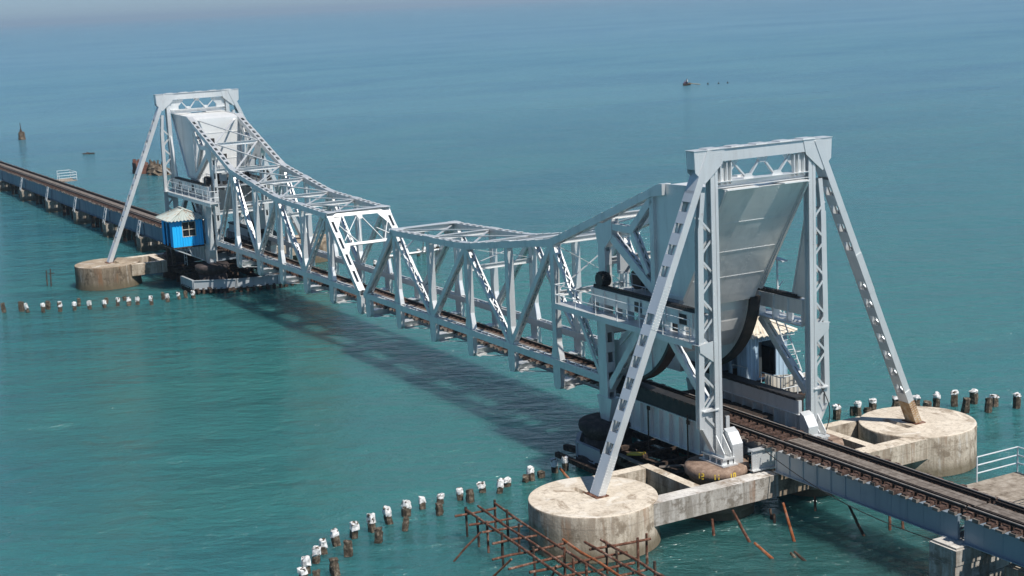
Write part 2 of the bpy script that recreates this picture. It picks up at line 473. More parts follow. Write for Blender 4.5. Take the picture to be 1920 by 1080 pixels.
# ------------------------------------------------------------------ the sea
bm = MB()
rings = [0, 30, 60, 120, 240, 500, 1000, 2200, 5000, 12000, 30000, 80000]
ns = 48
vs = [(0, 0, 0)]
for r in rings[1:]:
    vs += [(r * math.cos(2 * PI * i / ns), r * math.sin(2 * PI * i / ns), 0) for i in range(ns)]
fs = [(0, 1 + i, 1 + (i + 1) % ns) for i in range(ns)]
for j in range(len(rings) - 2):
    a = 1 + j * ns; b = a + ns
    fs += [(a + i, b + i, b + (i + 1) % ns, a + (i + 1) % ns) for i in range(ns)]
bm.add(vs, fs)
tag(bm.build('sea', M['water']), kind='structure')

# ------------------------------------------------------------------ bascule leaf
P = 5.2; G = 0.65; W = 2.29
ZB = 4.22
def X(k): return G + k * P
CX, CZ, RT = 33.5, 9.7, 5.1            # roll centre and tread radius
ZT = {1: 9.25, 2: 9.41, 3: 9.57, 4: 10.28, 5: 11.0}
AP = (37.3, 14.9)
HT = 11.0 + (31.85 - X(5)) / (37.3 - X(5)) * 3.9     # top chord height at the heel column

def add_rails(root, x0, x1, pitch, plank=True, guard=True, sl=2.7):
    for y in (-0.84, 0.84):
        b = MB()
        b.box(x0, x1, y - 0.07, y + 0.07, 3.352, 3.375)
        b.box(x0, x1, y - 0.012, y + 0.012, 3.375, 3.47)
        b.cur = 1
        b.box(x0, x1, y - 0.037, y + 0.037, 3.47, 3.512)
        part(b, 'rail', [M['rail'], M['rail_head']], root)
    if guard:
        for y in (-0.60, 0.60):
            b = MB()
            b.box(x0 + 0.1, x1 - 0.1, y - 0.06, y + 0.06, 3.352, 3.375)
            b.box(x0 + 0.1, x1 - 0.1, y - 0.012, y + 0.012, 3.375, 3.45)
            b.box(x0 + 0.1, x1 - 0.1, y - 0.035, y + 0.035, 3.45, 3.49)
            part(b, 'guard_rail', M['rail'], root)
    m = int((x1 - x0) / pitch)
    for i in range(m):
        x = x0 + (i + 0.5) * (x1 - x0) / m
        b = MB()
        e0 = sl / 2 + rnd.uniform(-0.10, 0.10); e1 = sl / 2 + rnd.uniform(-0.10, 0.10)
        b.box(x - 0.13, x + 0.13, -e0, e1, 3.17, 3.348 - rnd.uniform(0, 0.012))
        for sy in (-1, 1):
            b.box(x - 0.16, x + 0.16, sy * 1.02 - 0.05, sy * 1.02 + 0.05, 3.30, 3.40)
        b.cur = 1
        b.box(x - rnd.uniform(.1, .2), x + rnd.uniform(.1, .2), -e0 - rnd.uniform(0.02, .12), -e0 + 0.12, 3.16, 3.25 + rnd.uniform(0, .08))
        part(b, 'sleeper', [M['sleeper'], M['plank']], root)
    if plank:
        b = MB()
        k = max(1, int((x1 - x0) / 2.6)); st = (x1 - x0) / k
        for i in range(k):
            for j in range(3):
                y = -0.33 + j * 0.225
                b.box(x0 + i * st + rnd.uniform(0.0, 0.03), x0 + (i + 1) * st - rnd.uniform(0.005, 0.03), y, y + 0.215, 3.36, 3.405 + rnd.uniform(0, 0.01))
        part(b, 'walk_plank', M['plank'], root)

def make_leaf():
    root = thing('bascule_leaf', 'near silver truss leaf of the lifting span, from the joint to the near counterweight', 'bridge leaf', (CX, 0, 4.6), 'lifting leaves of the bridge')
    for sy in (-1, 1):
        y = sy * W
        o = sy  # outward
        # bottom chord
        b = MB()
        b.member((X(0) - 0.35, y, ZB), (31.6, y, ZB), 0.46, 0.40, top='lace', bot='lace', pitch=0.42)
        part(b, 'bottom_chord', M['steel'], root)
        # top chord with gussets
        b = MB()
        pts = [(X(1) - 0.25, ZT[1]), (X(3), ZT[3]), (X(5), ZT[5]), AP]
        for (xa, za), (xb, zb) in zip(pts, pts[1:]):
            b.member((xa, y, za), (xb, y, zb), 0.50, 0.38, top='batt', bot='lace', pitch=0.95, fill=0.40, ends=0.75)
        for (xa, za) in pts[1:3]:
            b.pxz([(xa - 0.35, za - 0.19), (xa + 0.35, za - 0.19), (xa + 0.3, za + 0.2), (xa, za + 0.19), (xa - 0.3, za + 0.18)], y - 0.262, y + 0.262)
        for k in (1, 2, 3, 4, 5):      # gusset plates on top at every strut
            dz = 0.0
            x = X(k)
            zt = ZT[k] + 0.2
            b.pxy([(x - 0.6, y + o * 0.25), (x + 0.6, y + o * 0.25), (x + 0.6, y - o * 0.25), (x + 0.28, y - o * 0.62), (x - 0.28, y - o * 0.62), (x - 0.6, y - o * 0.25)], zt + 0.018, zt + 0.038) if k == 1 else \
                b.bar((x - 0.55, y, zt + 0.02 + (-0.55) * SL[k]), (x + 0.55, y, zt + 0.02 + 0.55 * SL[k]), 0.52, 0.03)
        b.pxz([(36.75, 14.45), (37.6, 14.6), (37.6, 15.14), (37.28, 15.13), (36.7, 14.9)], y - 0.268, y + 0.268)
        part(b, 'top_chord', M['steel'], root)
        # end post
        b = MB()
        b.member((X(0) - 0.05, y, ZB + 0.05), (X(1) - 0.1, y, ZT[1]), 0.50, 0.36, top='batt', bot='lace', pitch=1.75, fill=0.34, ends=0.5, fl=0.12)
        part(b, 'end_post', M['steel'], root)
        # verticals with flared feet
        for k in (1, 2, 3, 4, 5):
            b = MB()
            x = X(k); zt = ZT[k] - 0.15
            b.member((x, y, ZB + 0.2), (x, y, zt), 0.34, 0.36, top='solid', bot='solid', pitch=0.4)
            for sx in (-1, 1):
                b.pxz([(x + sx * 0.19, ZB + 0.21), (x + sx * 0.48, ZB + 0.21), (x + sx * 0.40, ZB + 0.55), (x + sx * 0.19, ZB + 1.25)], y - 0.16, y + 0.16)
            for yy in (y - 0.15, y + 0.15):
                b.rivets((x + 0.205, yy, ZB + 1.2), (x + 0.205, yy, zt), (1, 0, 0), 0.22, 0.022)
            part(b, 'post', M['steel'], root)
        # diagonals
        for (ka, za, kb, zb, kind) in ((1, ZT[1], 2, ZB, 'l'), (2, ZB, 3, ZT[3], 'd'), (3, ZT[3], 4, ZB, 'l'), (4, ZB, 5, ZT[5], 'd'), (5, ZT[5], 5.92, ZB, 'l')):
            b = MB()
            pa = Vector((X(ka), y, za)); pb = Vector((X(kb), y, zb)); d = (pb - pa).normalized()
            if kind == 'l':
                b.member(pa + d * 0.45, pb - d * 0.25, 0.39, 0.24, top='lace', bot='lace', pitch=0.40, fl=0.055)
                b.bar(pa + d * 0.2, pa + d * 0.8, 0.40, 0.25); b.bar(pb - d * 0.6, pb - d * 0.1, 0.40, 0.25)
            else:
                b.member(pa + d * 0.2, pb - d * 0.3, 0.37, 0.32, top='lace', bot='lace', pitch=0.36, fl=0.10)
                b.bar(pb - d * 0.9, pb - d * 0.1, 0.38, 0.33); b.bar(pa + d * 0.1, pa + d * 0.7, 0.38, 0.33)
            part(b, 'diagonal', M['steel'], root)
        # hangers under the chord
        for k in (0, 1, 2, 3, 4, 5):
            b = MB()
            x = X(k) + (0.1 if k == 0 else 0)
            hw = 0.40
            b.pxz([(x - hw, ZB - 0.2), (x + hw, ZB - 0.2), (x + hw, 2.92), (x + hw - 0.12, 2.72), (x - hw + 0.2, 2.66), (x - hw + 0.06, 2.9)], y - 0.14, y + 0.14)
            for zz in (2.95, 3.5): b.bar((x + hw + 0.012, y - 0.1, zz), (x + hw + 0.012, y + 0.1, zz), 0.05, 0.03, (0, 0, 1))
            part(b, 'hanger', M['steel'], root)
        # heel column
        b = MB()
        b.member((31.85, y, ZB - 0.2), (31.85, y, HT - 0.25), 0.42, 0.62, top='batt', bot='batt', pitch=1.2, fill=0.6)
        b.pxz([(31.3, HT - 0.55), (32.9, HT + 0.05), (32.9, HT - 0.9), (32.25, HT - 1.5), (31.5, HT - 1.3)], y - 0.226, y + 0.226)
        part(b, 'heel_column', M['steel'], root)
        # heel web members
        for pa, pb, w, d in (((32.1, HT - 0.5), (36.45, 9.75), 0.38, 0.46), ((32.5, HT - 0.35), (34.6, 12.55), 0.36, 0.34),
                             ((34.5, 12.45), (36.5, 14.3), 0.40, 0.38), ((34.6, 12.6), (36.0, 10.5), 0.36, 0.30)):
            b = MB()
            b.member((pa[0], y, pa[1]), (pb[0], y, pb[1]), w, d, top='lace', bot='lace', pitch=0.4)
            part(b, 'heel_brace', M['steel'], root)
        # side web plate of the counterweight and the rolling segment
        b = MB()
        b.pxz([(36.55, AP[1] - 0.45), (36.9, AP[1] - 0.05), (37.3, 15.12), (42.5, 15.28), (38.9, 9.58), (36.55, 9.5)], y - 0.05, y + 0.05)
        b.pxz([(36.36, AP[1] - 0.6), (36.7, AP[1] - 0.4), (36.7, 9.5), (36.36, 9.5)], y - 0.2, y + 0.2)
        # stiffener and edge angles
        b.bar((42.5, y + o * 0.1, 15.2), (38.88, y + o * 0.1, 9.56), 0.12, 0.10)
        b.bar((36.6, y + o * 0.08, 9.62), (38.9, y + o * 0.08, 9.62), 0.10, 0.16)
        b.rivets((37.4, y - 0.06, 14.95), (42.2, y - 0.06, 15.12), (0, -1, 0), 0.25, 0.022)
        part(b, 'side_plate', M['steel'], root)
        b = MB()
        arc = [(CX + (RT - 0.12) * math.sin(math.radians(t)), CZ - (RT - 0.12) * math.cos(math.radians(t))) for t in range(-14, 85, 6)]
        b.pxz([(31.9, 4.95)] + arc + [(38.5, 9.48), (36.3, 9.48), (34.6, 7.9), (33.0, 6.6), (31.9, 6.4)], y - 0.06, y + 0.06)
        b.bar((33.2, y + o * 0.1, 6.4), (36.6, y + o * 0.1, 9.2), 0.1, 0.14)
        b.bar((33.5, y + o * 0.1, 4.9), (35.6, y + o * 0.1, 8.4), 0.08, 0.10)
        b.bar((36.1, y + o * 0.1, 5.6), (35.9, y + o * 0.1, 8.6), 0.08, 0.10)
        part(b, 'segment_plate', M['steel'], root)
        # curved tread
        b = MB()
        angs = [math.radians(t) for t in range(-16, 86, 3)]
        for a0, a1 in zip(angs, angs[1:]):
            q = []
            for r in (RT - 0.16, RT):
                for (aa, yy) in ((a0, y - 0.31), (a1, y - 0.31), (a1, y + 0.31), (a0, y + 0.31)):
                    q.append((CX + r * math.sin(aa), yy, CZ - r * math.cos(aa)))
            b.hexa(q)
        part(b, 'curved_tread', M['black'], root)
    # counterweight box
    b = MB()
    arc = [(CX + (RT - 0.55) * math.sin(math.radians(t)), CZ - (RT - 0.55) * math.cos(math.radians(t))) for t in (82, 74, 66, 58, 50, 42)]
    prof = [(36.75, 14.9), (37.35, 15.05), (42.42, 15.2), (38.78, 9.5), (38.45, 9.0)] + arc + [(36.75, 6.6)]
    b.pxz(prof, -W + 0.055, W - 0.055)
    dr = Vector((42.42 - 38.78, 0, 15.2 - 9.5)); L = dr.length; dr.normalize()
    nn = Vector((dr.z, 0, -dr.x))
    for i, f in enumerate((0.18, 0.43, 0.70)):
        q = Vector((38.78, 0, 9.5)) + dr * (L * f)
        b.bar(q + Vector((0, -W + 0.1, 0)) + nn * 0.004, q + Vector((0, W - 0.1, 0)) + nn * 0.004, 0.05, 0.014, dr)
        b.rivets(q + Vector((0, -W + 0.15, 0)) + nn * 0.008, q + Vector((0, W - 0.15, 0)), nn, 0.2, 0.02)
    for yy in (-0.95, 0.75):
        b.rivets(Vector((38.78, yy, 9.5)) + nn * 0.004, Vector((42.4, yy, 15.17)) + nn * 0.004, nn, 0.22, 0.02)
    for zz in (13.6, 12.4, 11.2, 9.9, 8.6):
        b.bar((36.73, -W + 0.1, zz), (36.73, W - 0.1, zz), 0.06, 0.03, (0, 0, 1))
    # top lip over the edge
    b.box(41.4, 42.62, -W - 0.12, -0.6, 15.215, 15.27); b.box(41.4, 42.62, 0.9, W + 0.12, 15.215, 15.27)
    part(b, 'counterweight', M['panel'], root)
    # manhole-like openings on the front of the counterweight
    for (yy, zz, h) in ((-0.5, 10.6, 1.0), (0.55, 12.4, 0.7), (-0.9, 8.4, 0.8)):
        b = MB(); b.box(36.70, 36.76, yy - 0.2, yy + 0.2, zz, zz + h)
        part(b, 'opening', M['black'], root)
    # lateral system along the top chord
    for k in (1, 2, 3, 4, 5):
        b = MB()
        b.ibeam((X(k), -W + 0.25, ZT[k] + 0.02), (X(k), W - 0.25, ZT[k] + 0.02), 0.26, 0.30 if k > 1 else 0.36, 0.03)
        if k == 1:
            b.bar((X(1) - 0.42, -W - 0.28, ZT[1] - 0.08), (X(1) - 0.42, W + 0.28, ZT[1] + 0.02), 0.26, 0.03, (0.62, 0, 0.78))
            b.box(X(1) - 0.35, X(1) - 0.1, -W - 0.28, W + 0.28, ZT[1] + 0.10, ZT[1] + 0.13)
            b.box(X(1) - 0.40, X(1) + 0.26, -W - 0.28, W + 0.28, ZT[1] + 0.225, ZT[1] + 0.25)
        part(b, 'top_strut', M['steel'], root)
    b = MB(); b.ibeam((31.85, -W + 0.25, HT), (31.85, W - 0.25, HT), 0.26, 0.30, 0.03); part(b, 'top_strut', M['steel'], root)
    stations = [(X(k), ZT[k] + 0.16) for k in (1, 2, 3, 4, 5)] + [(31.85, HT + 0.14), (37.1, 14.95)]
    for (xa, za), (xb, zb) in zip(stations, stations[1:]):
        b = MB()
        b.bar((xa, -W + 0.3, za), (xb, W - 0.3, zb), 0.13, 0.035)
        b.bar((xa, -W + 0.3, za - 0.03), (xb, W - 0.3, zb - 0.03), 0.03, 0.1)
        part(b, 'lateral_brace', M['steel'], root)
        b = MB()
        b.bar((xa, W - 0.3, za - 0.11), (xb, -W + 0.3, zb - 0.11), 0.16, 0.035)
        b.bar((xa, W - 0.3, za - 0.14), (xb, -W + 0.3, zb - 0.14), 0.03, 0.1)
        part(b, 'lateral_brace', M['steel'], root)
    # sway frames
    for k, zl in ((3, 8.15), (5, 8.1)):
        x = X(k)
        b = MB(); b.ibeam((x, -W + 0.17, zl), (x, W - 0.17, zl), 0.24, 0.30, 0.03); part(b, 'sway_strut', M['steel'], root)
        b = MB()
        b.bar((x + 0.05, -W + 0.2, ZT[k] - 0.2), (x + 0.05, W - 0.2, zl + 0.2), 0.09, 0.03, (1, 0, 0))
        b.bar((x - 0.05, W - 0.2, ZT[k] - 0.2), (x - 0.05, -W + 0.2, zl + 0.2), 0.11, 0.03, (1, 0, 0))
        part(b, 'sway_brace', M['steel'], root)
    for zl in (6.9, 10.6):
        b = MB(); b.ibeam((31.85, -W + 0.2, zl), (31.85, W - 0.2, zl), 0.26, 0.36, 0.03); part(b, 'sway_strut', M['steel'], root)
    # portal bracing in the plane of the end posts
    e0 = Vector((X(0) - 0.05, 0, ZB + 0.05)); e1 = Vector((X(1) - 0.1, 0, ZT[1]))
    ea = (e1 - e0).normalized(); EL_ = (e1 - e0).length
    nrm = Vector((-ea.z, 0, ea.x))
    def pe(f, y): return e0 + ea * (EL_ * f) + Vector((0, y, 0)) + nrm * 0.12
    b = MB()
    b.bar(pe(0.585, -W + 0.2), pe(0.585, W - 0.2), 0.20, 0.10, ea)
    b.bar(pe(0.585, -W + 0.2) + nrm * 0.055, pe(0.585, W - 0.2) + nrm * 0.055, 0.24, 0.02, ea)
    part(b, 'portal_strut', M['steel'], root)
    for ya, fa, yb, fb in ((-W + 0.2, 0.86, -1.15, 0.60), (-0.05, 0.95, -1.05, 0.60), (0.05, 0.95, 0.75, 0.60), (W - 0.25, 0.88, 0.95, 0.60), (-W + 0.35, 0.64, -0.9, 0.76), (0.3, 0.93, W - 0.35, 0.64)):
        b = MB(); b.bar(pe(fa, ya), pe(fb, yb), 0.10, 0.05, nrm)
        part(b, 'portal_brace', M['steel'], root)
    for poly in ([pe(0.97, -0.3), pe(0.97, 0.3), pe(0.90, 0.12), pe(0.90, -0.12)],) + tuple(
            [pe(f0_, sy * (W - 0.25)), pe(f0_, sy * (W - w_)), pe(f1_, sy * (W - 0.25))] for sy in (-1, 1) for f0_, w_, f1_ in ((0.97, 0.95, 0.80), (0.60, 0.7, 0.47))):
        b = MB(); b.ext(poly, nrm * 0.03)
        part(b, 'portal_gusset', M['steel'], root)
    # floor
    for k in (0, 1, 2, 3, 4, 5):
        b = MB()
        x = X(k) + (0.15 if k == 0 else 0)
        b.ibeam((x, -W + 0.14, 2.95), (x, W - 0.14, 2.95), 0.5, 0.42, 0.04)
        for sy in (-1, 1):
            b.pxy([(x - 0.55, sy * (W - 0.15)), (x + 0.55, sy * (W - 0.15)), (x + 0.35, sy * (W - 0.75)), (x - 0.35, sy * (W - 0.75))], 3.17, 3.19)
            b.pxy([(x - 0.6, sy * (W - 0.15)), (x + 0.6, sy * (W - 0.15)), (x + 0.3, sy * (W - 0.9)), (x - 0.3, sy * (W - 0.9))], 2.70, 2.72)
        part(b, 'floor_beam', M['steel'], root)
    for yy in (-0.85, 0.85):
        b = MB(); b.ibeam((X(0) - 0.2, yy, 2.98), (32.6, yy, 2.98), 0.24, 0.34, 0.03); part(b, 'stringer', M['steel_old'], root)
    for i in range(5):
        b = MB()
        b.bar((X(i) + 0.35, -W + 0.3, 2.74), (X(i + 1) - 0.35, W - 0.3, 2.74), 0.16, 0.03)
        b.bar((X(i) + 0.35, W - 0.3, 2.78), (X(i + 1) - 0.35, -W + 0.3, 2.78), 0.16, 0.03)
        part(b, 'floor_brace', M['steel'], root)
    add_rails(root, X(0) - 0.5, 33.2, 0.62, plank=True, guard=False, sl=2.6)
    # operating machinery between the trusses behind the heel
    b = MB()
    b.box(32.2, 36.5, -W + 0.2, W - 0.2, 9.05, 9.15)
    for yy in (-1.2, 0.0, 1.2): b.ibeam((32.2, yy, 8.92), (36.5, yy, 8.92), 0.16, 0.24, 0.03)
    deck = part(b, 'machinery_deck', M['steel_old'], root)
    for yy in (-W + 0.35, W - 0.35):
        b = MB()
        for xx in (32.6, 33.8, 35.0, 36.2): b.cyl((xx, yy, 9.15), (xx, yy, 10.15), 0.025, n=6)
        for zz in (9.6, 10.15): b.cyl((32.6, yy, zz), (36.2, yy, zz), 0.022, n=6)
        part(b, 'railing', M['rail_grey'], deck)
    b = MB()
    b.cyl((33.5, -1.3, 9.75), (33.5, 1.3, 9.75), 0.28, n=16); b.cyl((33.5, -1.5, 9.75), (33.5, -1.3, 9.75), 0.52, n=20)
    b.cyl((33.5, 1.3, 9.75), (33.5, 1.5, 9.75), 0.52, n=20)
    for yy in (-0.8, 0.8): b.box(33.25, 33.75, yy - 0.1, yy + 0.1, 9.15, 9.7)
    part(b, 'winding_drum', M['black'], root)
    b = MB(); b.box(34.5, 35.5, -0.6, 0.7, 9.15, 9.9); b.cyl((34.6, -1.2, 9.8), (34.6, -0.6, 9.8), 0.35, n=16); b.bar((34.2, 0.2, 9.3), (34.2, 0.2, 11.2), 0.18, 0.18)
    part(b, 'gear_case', M['steel_old'], root)
    b = MB(); b.box(32.4, 32.7, -1.9, -1.3, 10.0, 11.3); b.box(32.4, 32.7, 0.9, 1.5, 9.6, 11.0)
    part(b, 'control_box', M['steel_old'], root)
    for sy in (-1, 1):      # pinion running on the fixed rack
        b = MB(); b.cyl((CX - 1.2, sy * 2.45, CZ + 0.05), (CX - 1.2, sy * 3.0, CZ + 0.05), 0.36, n=18)
        for i in range(14):
            t = 2 * PI * i / 14
            c = Vector((CX - 1.2 + 0.38 * math.cos(t), 0, CZ + 0.05 + 0.38 * math.sin(t)))
            b.box(c.x - 0.05, c.x + 0.05, min(sy * 2.6, sy * 2.95), max(sy * 2.6, sy * 2.95), c.z - 0.05, c.z + 0.05)
        part(b, 'pinion', M['black'], root)
    return root
SL = {1: 0.031, 2: 0.031, 3: 0.08, 4: 0.138, 5: 0.2}
leaf = make_leaf()
leaf_far = turned(leaf, 'far silver truss leaf of the lifting span, with a white end portal at the joint')

# ------------------------------------------------------------------ support tower (fixed frame)
TX = 42.0
def make_tower():
    root = thing('support_tower', 'near silver gantry tower with two lattice legs and splayed raking legs over the track', 'bridge tower', (TX, 0, 2.06), 'towers of the lifting bridge')
    for sy in (-1, 1):
        yi, yo = sy * 2.87, sy * 3.78
        # lattice leg
        b = MB()
        b.ibeam((TX, yi, 2.75), (TX, yi, 16.45), 0.34, 0.42, 0.04, (1, 0, 0))
        b.bar((TX + 0.225, yi - 0.13, 2.75), (TX + 0.225, yi - 0.13, 16.4), 0.03, 0.15, (1, 0, 0)); b.bar((TX + 0.225, yi + 0.13, 2.75), (TX + 0.225, yi + 0.13, 16.4), 0.03, 0.15, (1, 0, 0))
        for zz in (2.9, 16.2): b.box(TX + 0.18, TX + 0.24, yi - 0.2, yi + 0.2, zz, zz + 0.15)
        b.ibeam((TX, yo, 5.0), (TX, sy * 3.62, 13.6), 0.30, 0.30, 0.03, (1, 0, 0))
        b.ibeam((TX, sy * 3.62, 13.6), (TX, sy * 3.45, 15.2), 0.24, 0.28, 0.03, (1, 0, 0))
        b.ibeam((TX, yo, 5.0), (TX, sy * 3.78, 4.1), 0.30, 0.30, 0.03, (1, 0, 0))
        b.rivets((TX + 0.24, yi - 0.13, 3.2), (TX + 0.24, yi - 0.13, 16.2), (1, 0, 0), 0.2, 0.024)
        leg = part(b, 'tower_leg', M['steel'], root)
        b = MB()
        zs = [3.95 + i * 0.92 for i in range(12)]
        for i, z in enumerate(zs[:-1]):
            ya, yb = (yi, sy * 3.72) if i % 2 == 0 else (sy * 3.72, yi)
            for xx in (TX - 0.13, TX + 0.13):
                b.bar((xx, ya, z), (xx, yb, z + 0.92), 0.03, 0.10, (1, 0, 0))
        part(b, 'lacing', M['steel'], leg)
        # foot: gusset plate, brackets, bearing shoe
        b = MB()
        b.pyz([(yi, 5.0), (yo, 5.0), (yo, 4.1), (sy * 3.05, 2.75), (yi, 2.75)], TX - 0.04, TX + 0.04)
        b.bar((TX, yo + sy * 0.0, 4.1), (TX, sy * 3.05, 2.75), 0.36, 0.05, (1, 0, 0))
        b.box(TX - 0.32, TX + 0.32, min(yi, yo), max(yi, yo), 4.93, 4.98)
        for yy in (yi - 0.19, yi + 0.19):
            b.pxz([(TX + 0.24, 3.7), (TX + 0.24, 2.75), (TX + 0.85, 2.75), (TX + 0.85, 2.95)], yy - 0.02, yy + 0.02)
            b.pxz([(TX - 0.24, 3.7), (TX - 0.24, 2.75), (TX - 0.7, 2.75), (TX - 0.7, 2.95)], yy - 0.02, yy + 0.02)
        part(b, 'leg_gusset', M['steel'], root)
        b = MB()
        b.box(TX - 0.75, TX + 0.95, yi - 0.36, yi + 0.36, 2.66, 2.74)
        b.box(TX - 0.85, TX + 1.05, yi - 0.44, yi + 0.44, 2.36, 2.42)
        for xx in (TX - 0.6, TX - 0.1, TX + 0.4, TX + 0.8):
            b.box(xx - 0.05, xx + 0.05, yi - 0.34, yi + 0.34, 2.42, 2.66)
        b.box(TX - 0.7, TX + 0.85, yi - 0.05, yi + 0.05, 2.42, 2.66)
        part(b, 'bearing_shoe', M['steel'], root)
        # raking leg
        f0 = Vector((TX, sy * 9.62, 2.05)); f1 = Vector((TX, sy * 3.12, 17.1))
        a = (f1 - f0).normalized(); L = (f1 - f0).length
        cside = Vector((0, a.z, -a.y)) * 1.0
        b = MB()
        # front and back plates with flanges
        for sx in (-1, 1):
            o = Vector((sx * 0.342, 0, 0))
            b.bar(f0 + o, f1 + o, 0.035, 0.345, (1, 0, 0))
            for k in (-1, 1):
                o2 = Vector((sx * 0.30, 0, 0)) + cside * (k * 0.15)
                b.bar(f0 + o2, f1 + o2, 0.08, 0.03, (1, 0, 0))
        rake = part(b, 'raking_leg', M['steel'], root)
        b = MB()
        for k in (-1, 1):
            off = cside * (k * 0.166)
            def plate(s0, s1): b.bar(f0 + a * s0 + off, f0 + a * s1 + off, 0.715, 0.022, (1, 0, 0))
            plate(0, 1.9); plate(L - 2.1, L)
            s = 2.45
            for i in range(6): plate(s, s + 0.50); s += 1.02
            plate(s, s + 1.75); s += 2.25
            while s < L - 2.5:
                plate(s, s + 0.55); s += 1.02
            n_ = int(L / 0.5) if k == 1 else 0
            for i in range(n_):
                xx = 0.25 if i % 2 else -0.25
                b.bar(f0 + a * (i * L / n_) + off * 0.7 + Vector((xx, 0, 0)), f0 + a * ((i + 1) * L / n_) + off * 0.7 - Vector((xx, 0, 0)), 0.07, 0.02, Vector((1, 0, 0)).cross(a))
        part(b, 'batten_plate', M['batten'], rake)
        for (s0, s1) in ((0.05, 2.0), (7.9, 10.1)):
            b = MB()
            q0, q1 = f0 + a * s0 + Vector((0.366, 0, 0)), f0 + a * s1 + Vector((0.366, 0, 0))
            b.bar(q0, q1, 0.02, 0.365, (1, 0, 0))
            for w_ in (-0.14, -0.07, 0.07, 0.14): b.rivets(q0 + cside * w_ + Vector((0.011, 0, 0)), q1 + cside * w_ + Vector((0.011, 0, 0)), (1, 0, 0), 0.13, 0.024)
            for xx in (-0.31, 0.31): b.rivets(f0 + a * s0 - cside * 0.178 + Vector((xx, 0, 0)), f0 + a * s1 - cside * 0.178 + Vector((xx, 0, 0)), -cside, 0.13, 0.024)
            part(b, 'splice_plate', M['steel'], rake)
        b = MB()
        b.box(TX - 0.52, TX + 0.5, sy * 9.62 - 0.34, sy * 9.62 + 0.34, 2.055, 2.10)
        part(b, 'foot_plate', M['rust'], rake)
        # head gusset
        b = MB()
        for xx in (TX - 0.30, TX + 0.30):
            b.pyz([(sy * 4.02, 17.12), (sy * 2.3, 17.12), (sy * 2.45, 16.45), (sy * 2.85, 16.1), (sy * 3.45, 15.6), (sy * 3.75, 15.95), (sy * 3.97, 16.15)], xx - 0.02, xx + 0.02)
            for zz in (16.95, 16.82, 16.69):
                b.rivets((xx + 0.02, sy * 2.5, zz), (xx + 0.02, sy * 3.85, zz), (1, 0, 0), 0.14, 0.024)
        for yy in (sy * 4.0,):
            b.box(TX - 0.278, TX + 0.278, min(yy, yy - sy * 0.03), max(yy, yy - sy * 0.03), 16.3, 17.1)
        part(b, 'head_gusset', M['steel'], root)
        # panel between the two cross beams next to the leg
        b = MB()
        b.box(TX - 0.02, TX + 0.02, min(sy * 1.85, sy * 2.66), max(sy * 1.85, sy * 2.66), 15.45, 16.5)
        for yy in (sy * 1.85, sy * 2.1, sy * 2.45):
            b.box(TX + 0.02, TX + 0.20, yy - 0.03, yy + 0.03, 15.45, 16.5)
            b.rivets((TX + 0.2, yy, 15.5), (TX + 0.2, yy, 16.45), (1, 0, 0), 0.12, 0.022)
        b.ext([(TX + 0.03, sy * 1.85, 16.5), (TX + 0.03, sy * 1.3, 16.5), (TX + 0.03, sy * 1.85, 15.9)], (-0.06, 0, 0))
        part(b, 'corner_panel', M['steel'], root)
    # cross beams
    b = MB()
    b.box(TX - 0.278, TX + 0.278, -2.5, 2.5, 16.56, 17.1)
    b.box(TX - 0.36, TX + 0.36, -4.05, 4.05, 17.125, 17.15)
    for i in range(5): b.box(TX - 0.30, TX + 0.30, -3.3 + i * 1.4, -2.6 + i * 1.4, 17.152, 17.2)
    beam = part(b, 'top_beam', M['steel'], root)
    b = MB()
    b.ibeam((TX, -2.66, 15.46), (TX, 2.66, 15.46), 0.5, 0.28, 0.03)
    b.box(TX - 0.3, TX + 0.3, -2.66, 2.66, 15.60, 15.625)
    part(b, 'lower_beam', M['steel'], root)
    for ya, yb in ((-1.75, -0.85), (0.0, -0.75), (0.05, 0.8), (1.75, 0.95)):
        b = MB()
        b.bar((TX, ya, 16.55), (TX, yb, 15.63), 0.14, 0.075, (1, 0, 0))
        part(b, 'beam_brace', M['steel'], root)
    for poly in ([(-0.3, 16.55), (0.35, 16.55), (0.18, 16.3), (-0.14, 16.3)], [(-1.1, 15.63), (-0.5, 15.63), (-0.65, 15.85), (-0.95, 15.85)], [(0.55, 15.63), (1.2, 15.63), (1.05, 15.85), (0.72, 15.85)]):
        b = MB(); b.pyz(poly, TX + 0.09, TX + 0.11)
        part(b, 'brace_gusset', M['steel'], root)
    # fixed rack girders on both sides, carried by a front column, two braces and the tower leg
    for sy in (-1, 1):
        y = sy * 2.87
        b = MB()
        b.member((32.6, y, 2.5), (32.6, y, 7.95), 0.52, 0.74, ref=(0, 1, 0), top='solid', bot='batt', pitch=1.1)
        for yy in (y - 0.2, y + 0.2): b.rivets((32.6 + 0.40, yy, 3.0), (32.6 + 0.40, yy, 7.8), (1, 0, 0), 0.2, 0.024)
        b.pxz([(32.0, 3.6), (33.4, 3.6), (33.1, 2.37), (32.3, 2.37)], y - 0.3, y + 0.3)
        part(b, 'front_column', M['steel'], root)
        b = MB()
        b.box(31.5, 41.6, y - 0.13, y + 0.13, 8.55, 9.28)
        b.box(31.5, 41.6, y - 0.22, y + 0.22, 9.28, 9.31)
        b.box(31.4, 41.6, y - 0.2, y + 0.2, 7.98, 8.06)
        for xx in [31.7 + i * 1.1 for i in range(10)]: b.box(xx - 0.04, xx + 0.04, y - 0.2, y + 0.2, 8.06, 9.28)
        rack = part(b, 'rack_girder', M['steel'], root)
        b = MB()
        b.box(31.8, 41.2, y - 0.16, y + 0.16, 9.312, 9.42)
        for i in range(60): b.box(31.8 + i * 0.156, 31.88 + i * 0.156, y - 0.14, y + 0.14, 9.42, 9.49)
        part(b, 'rack', M['black'], rack)
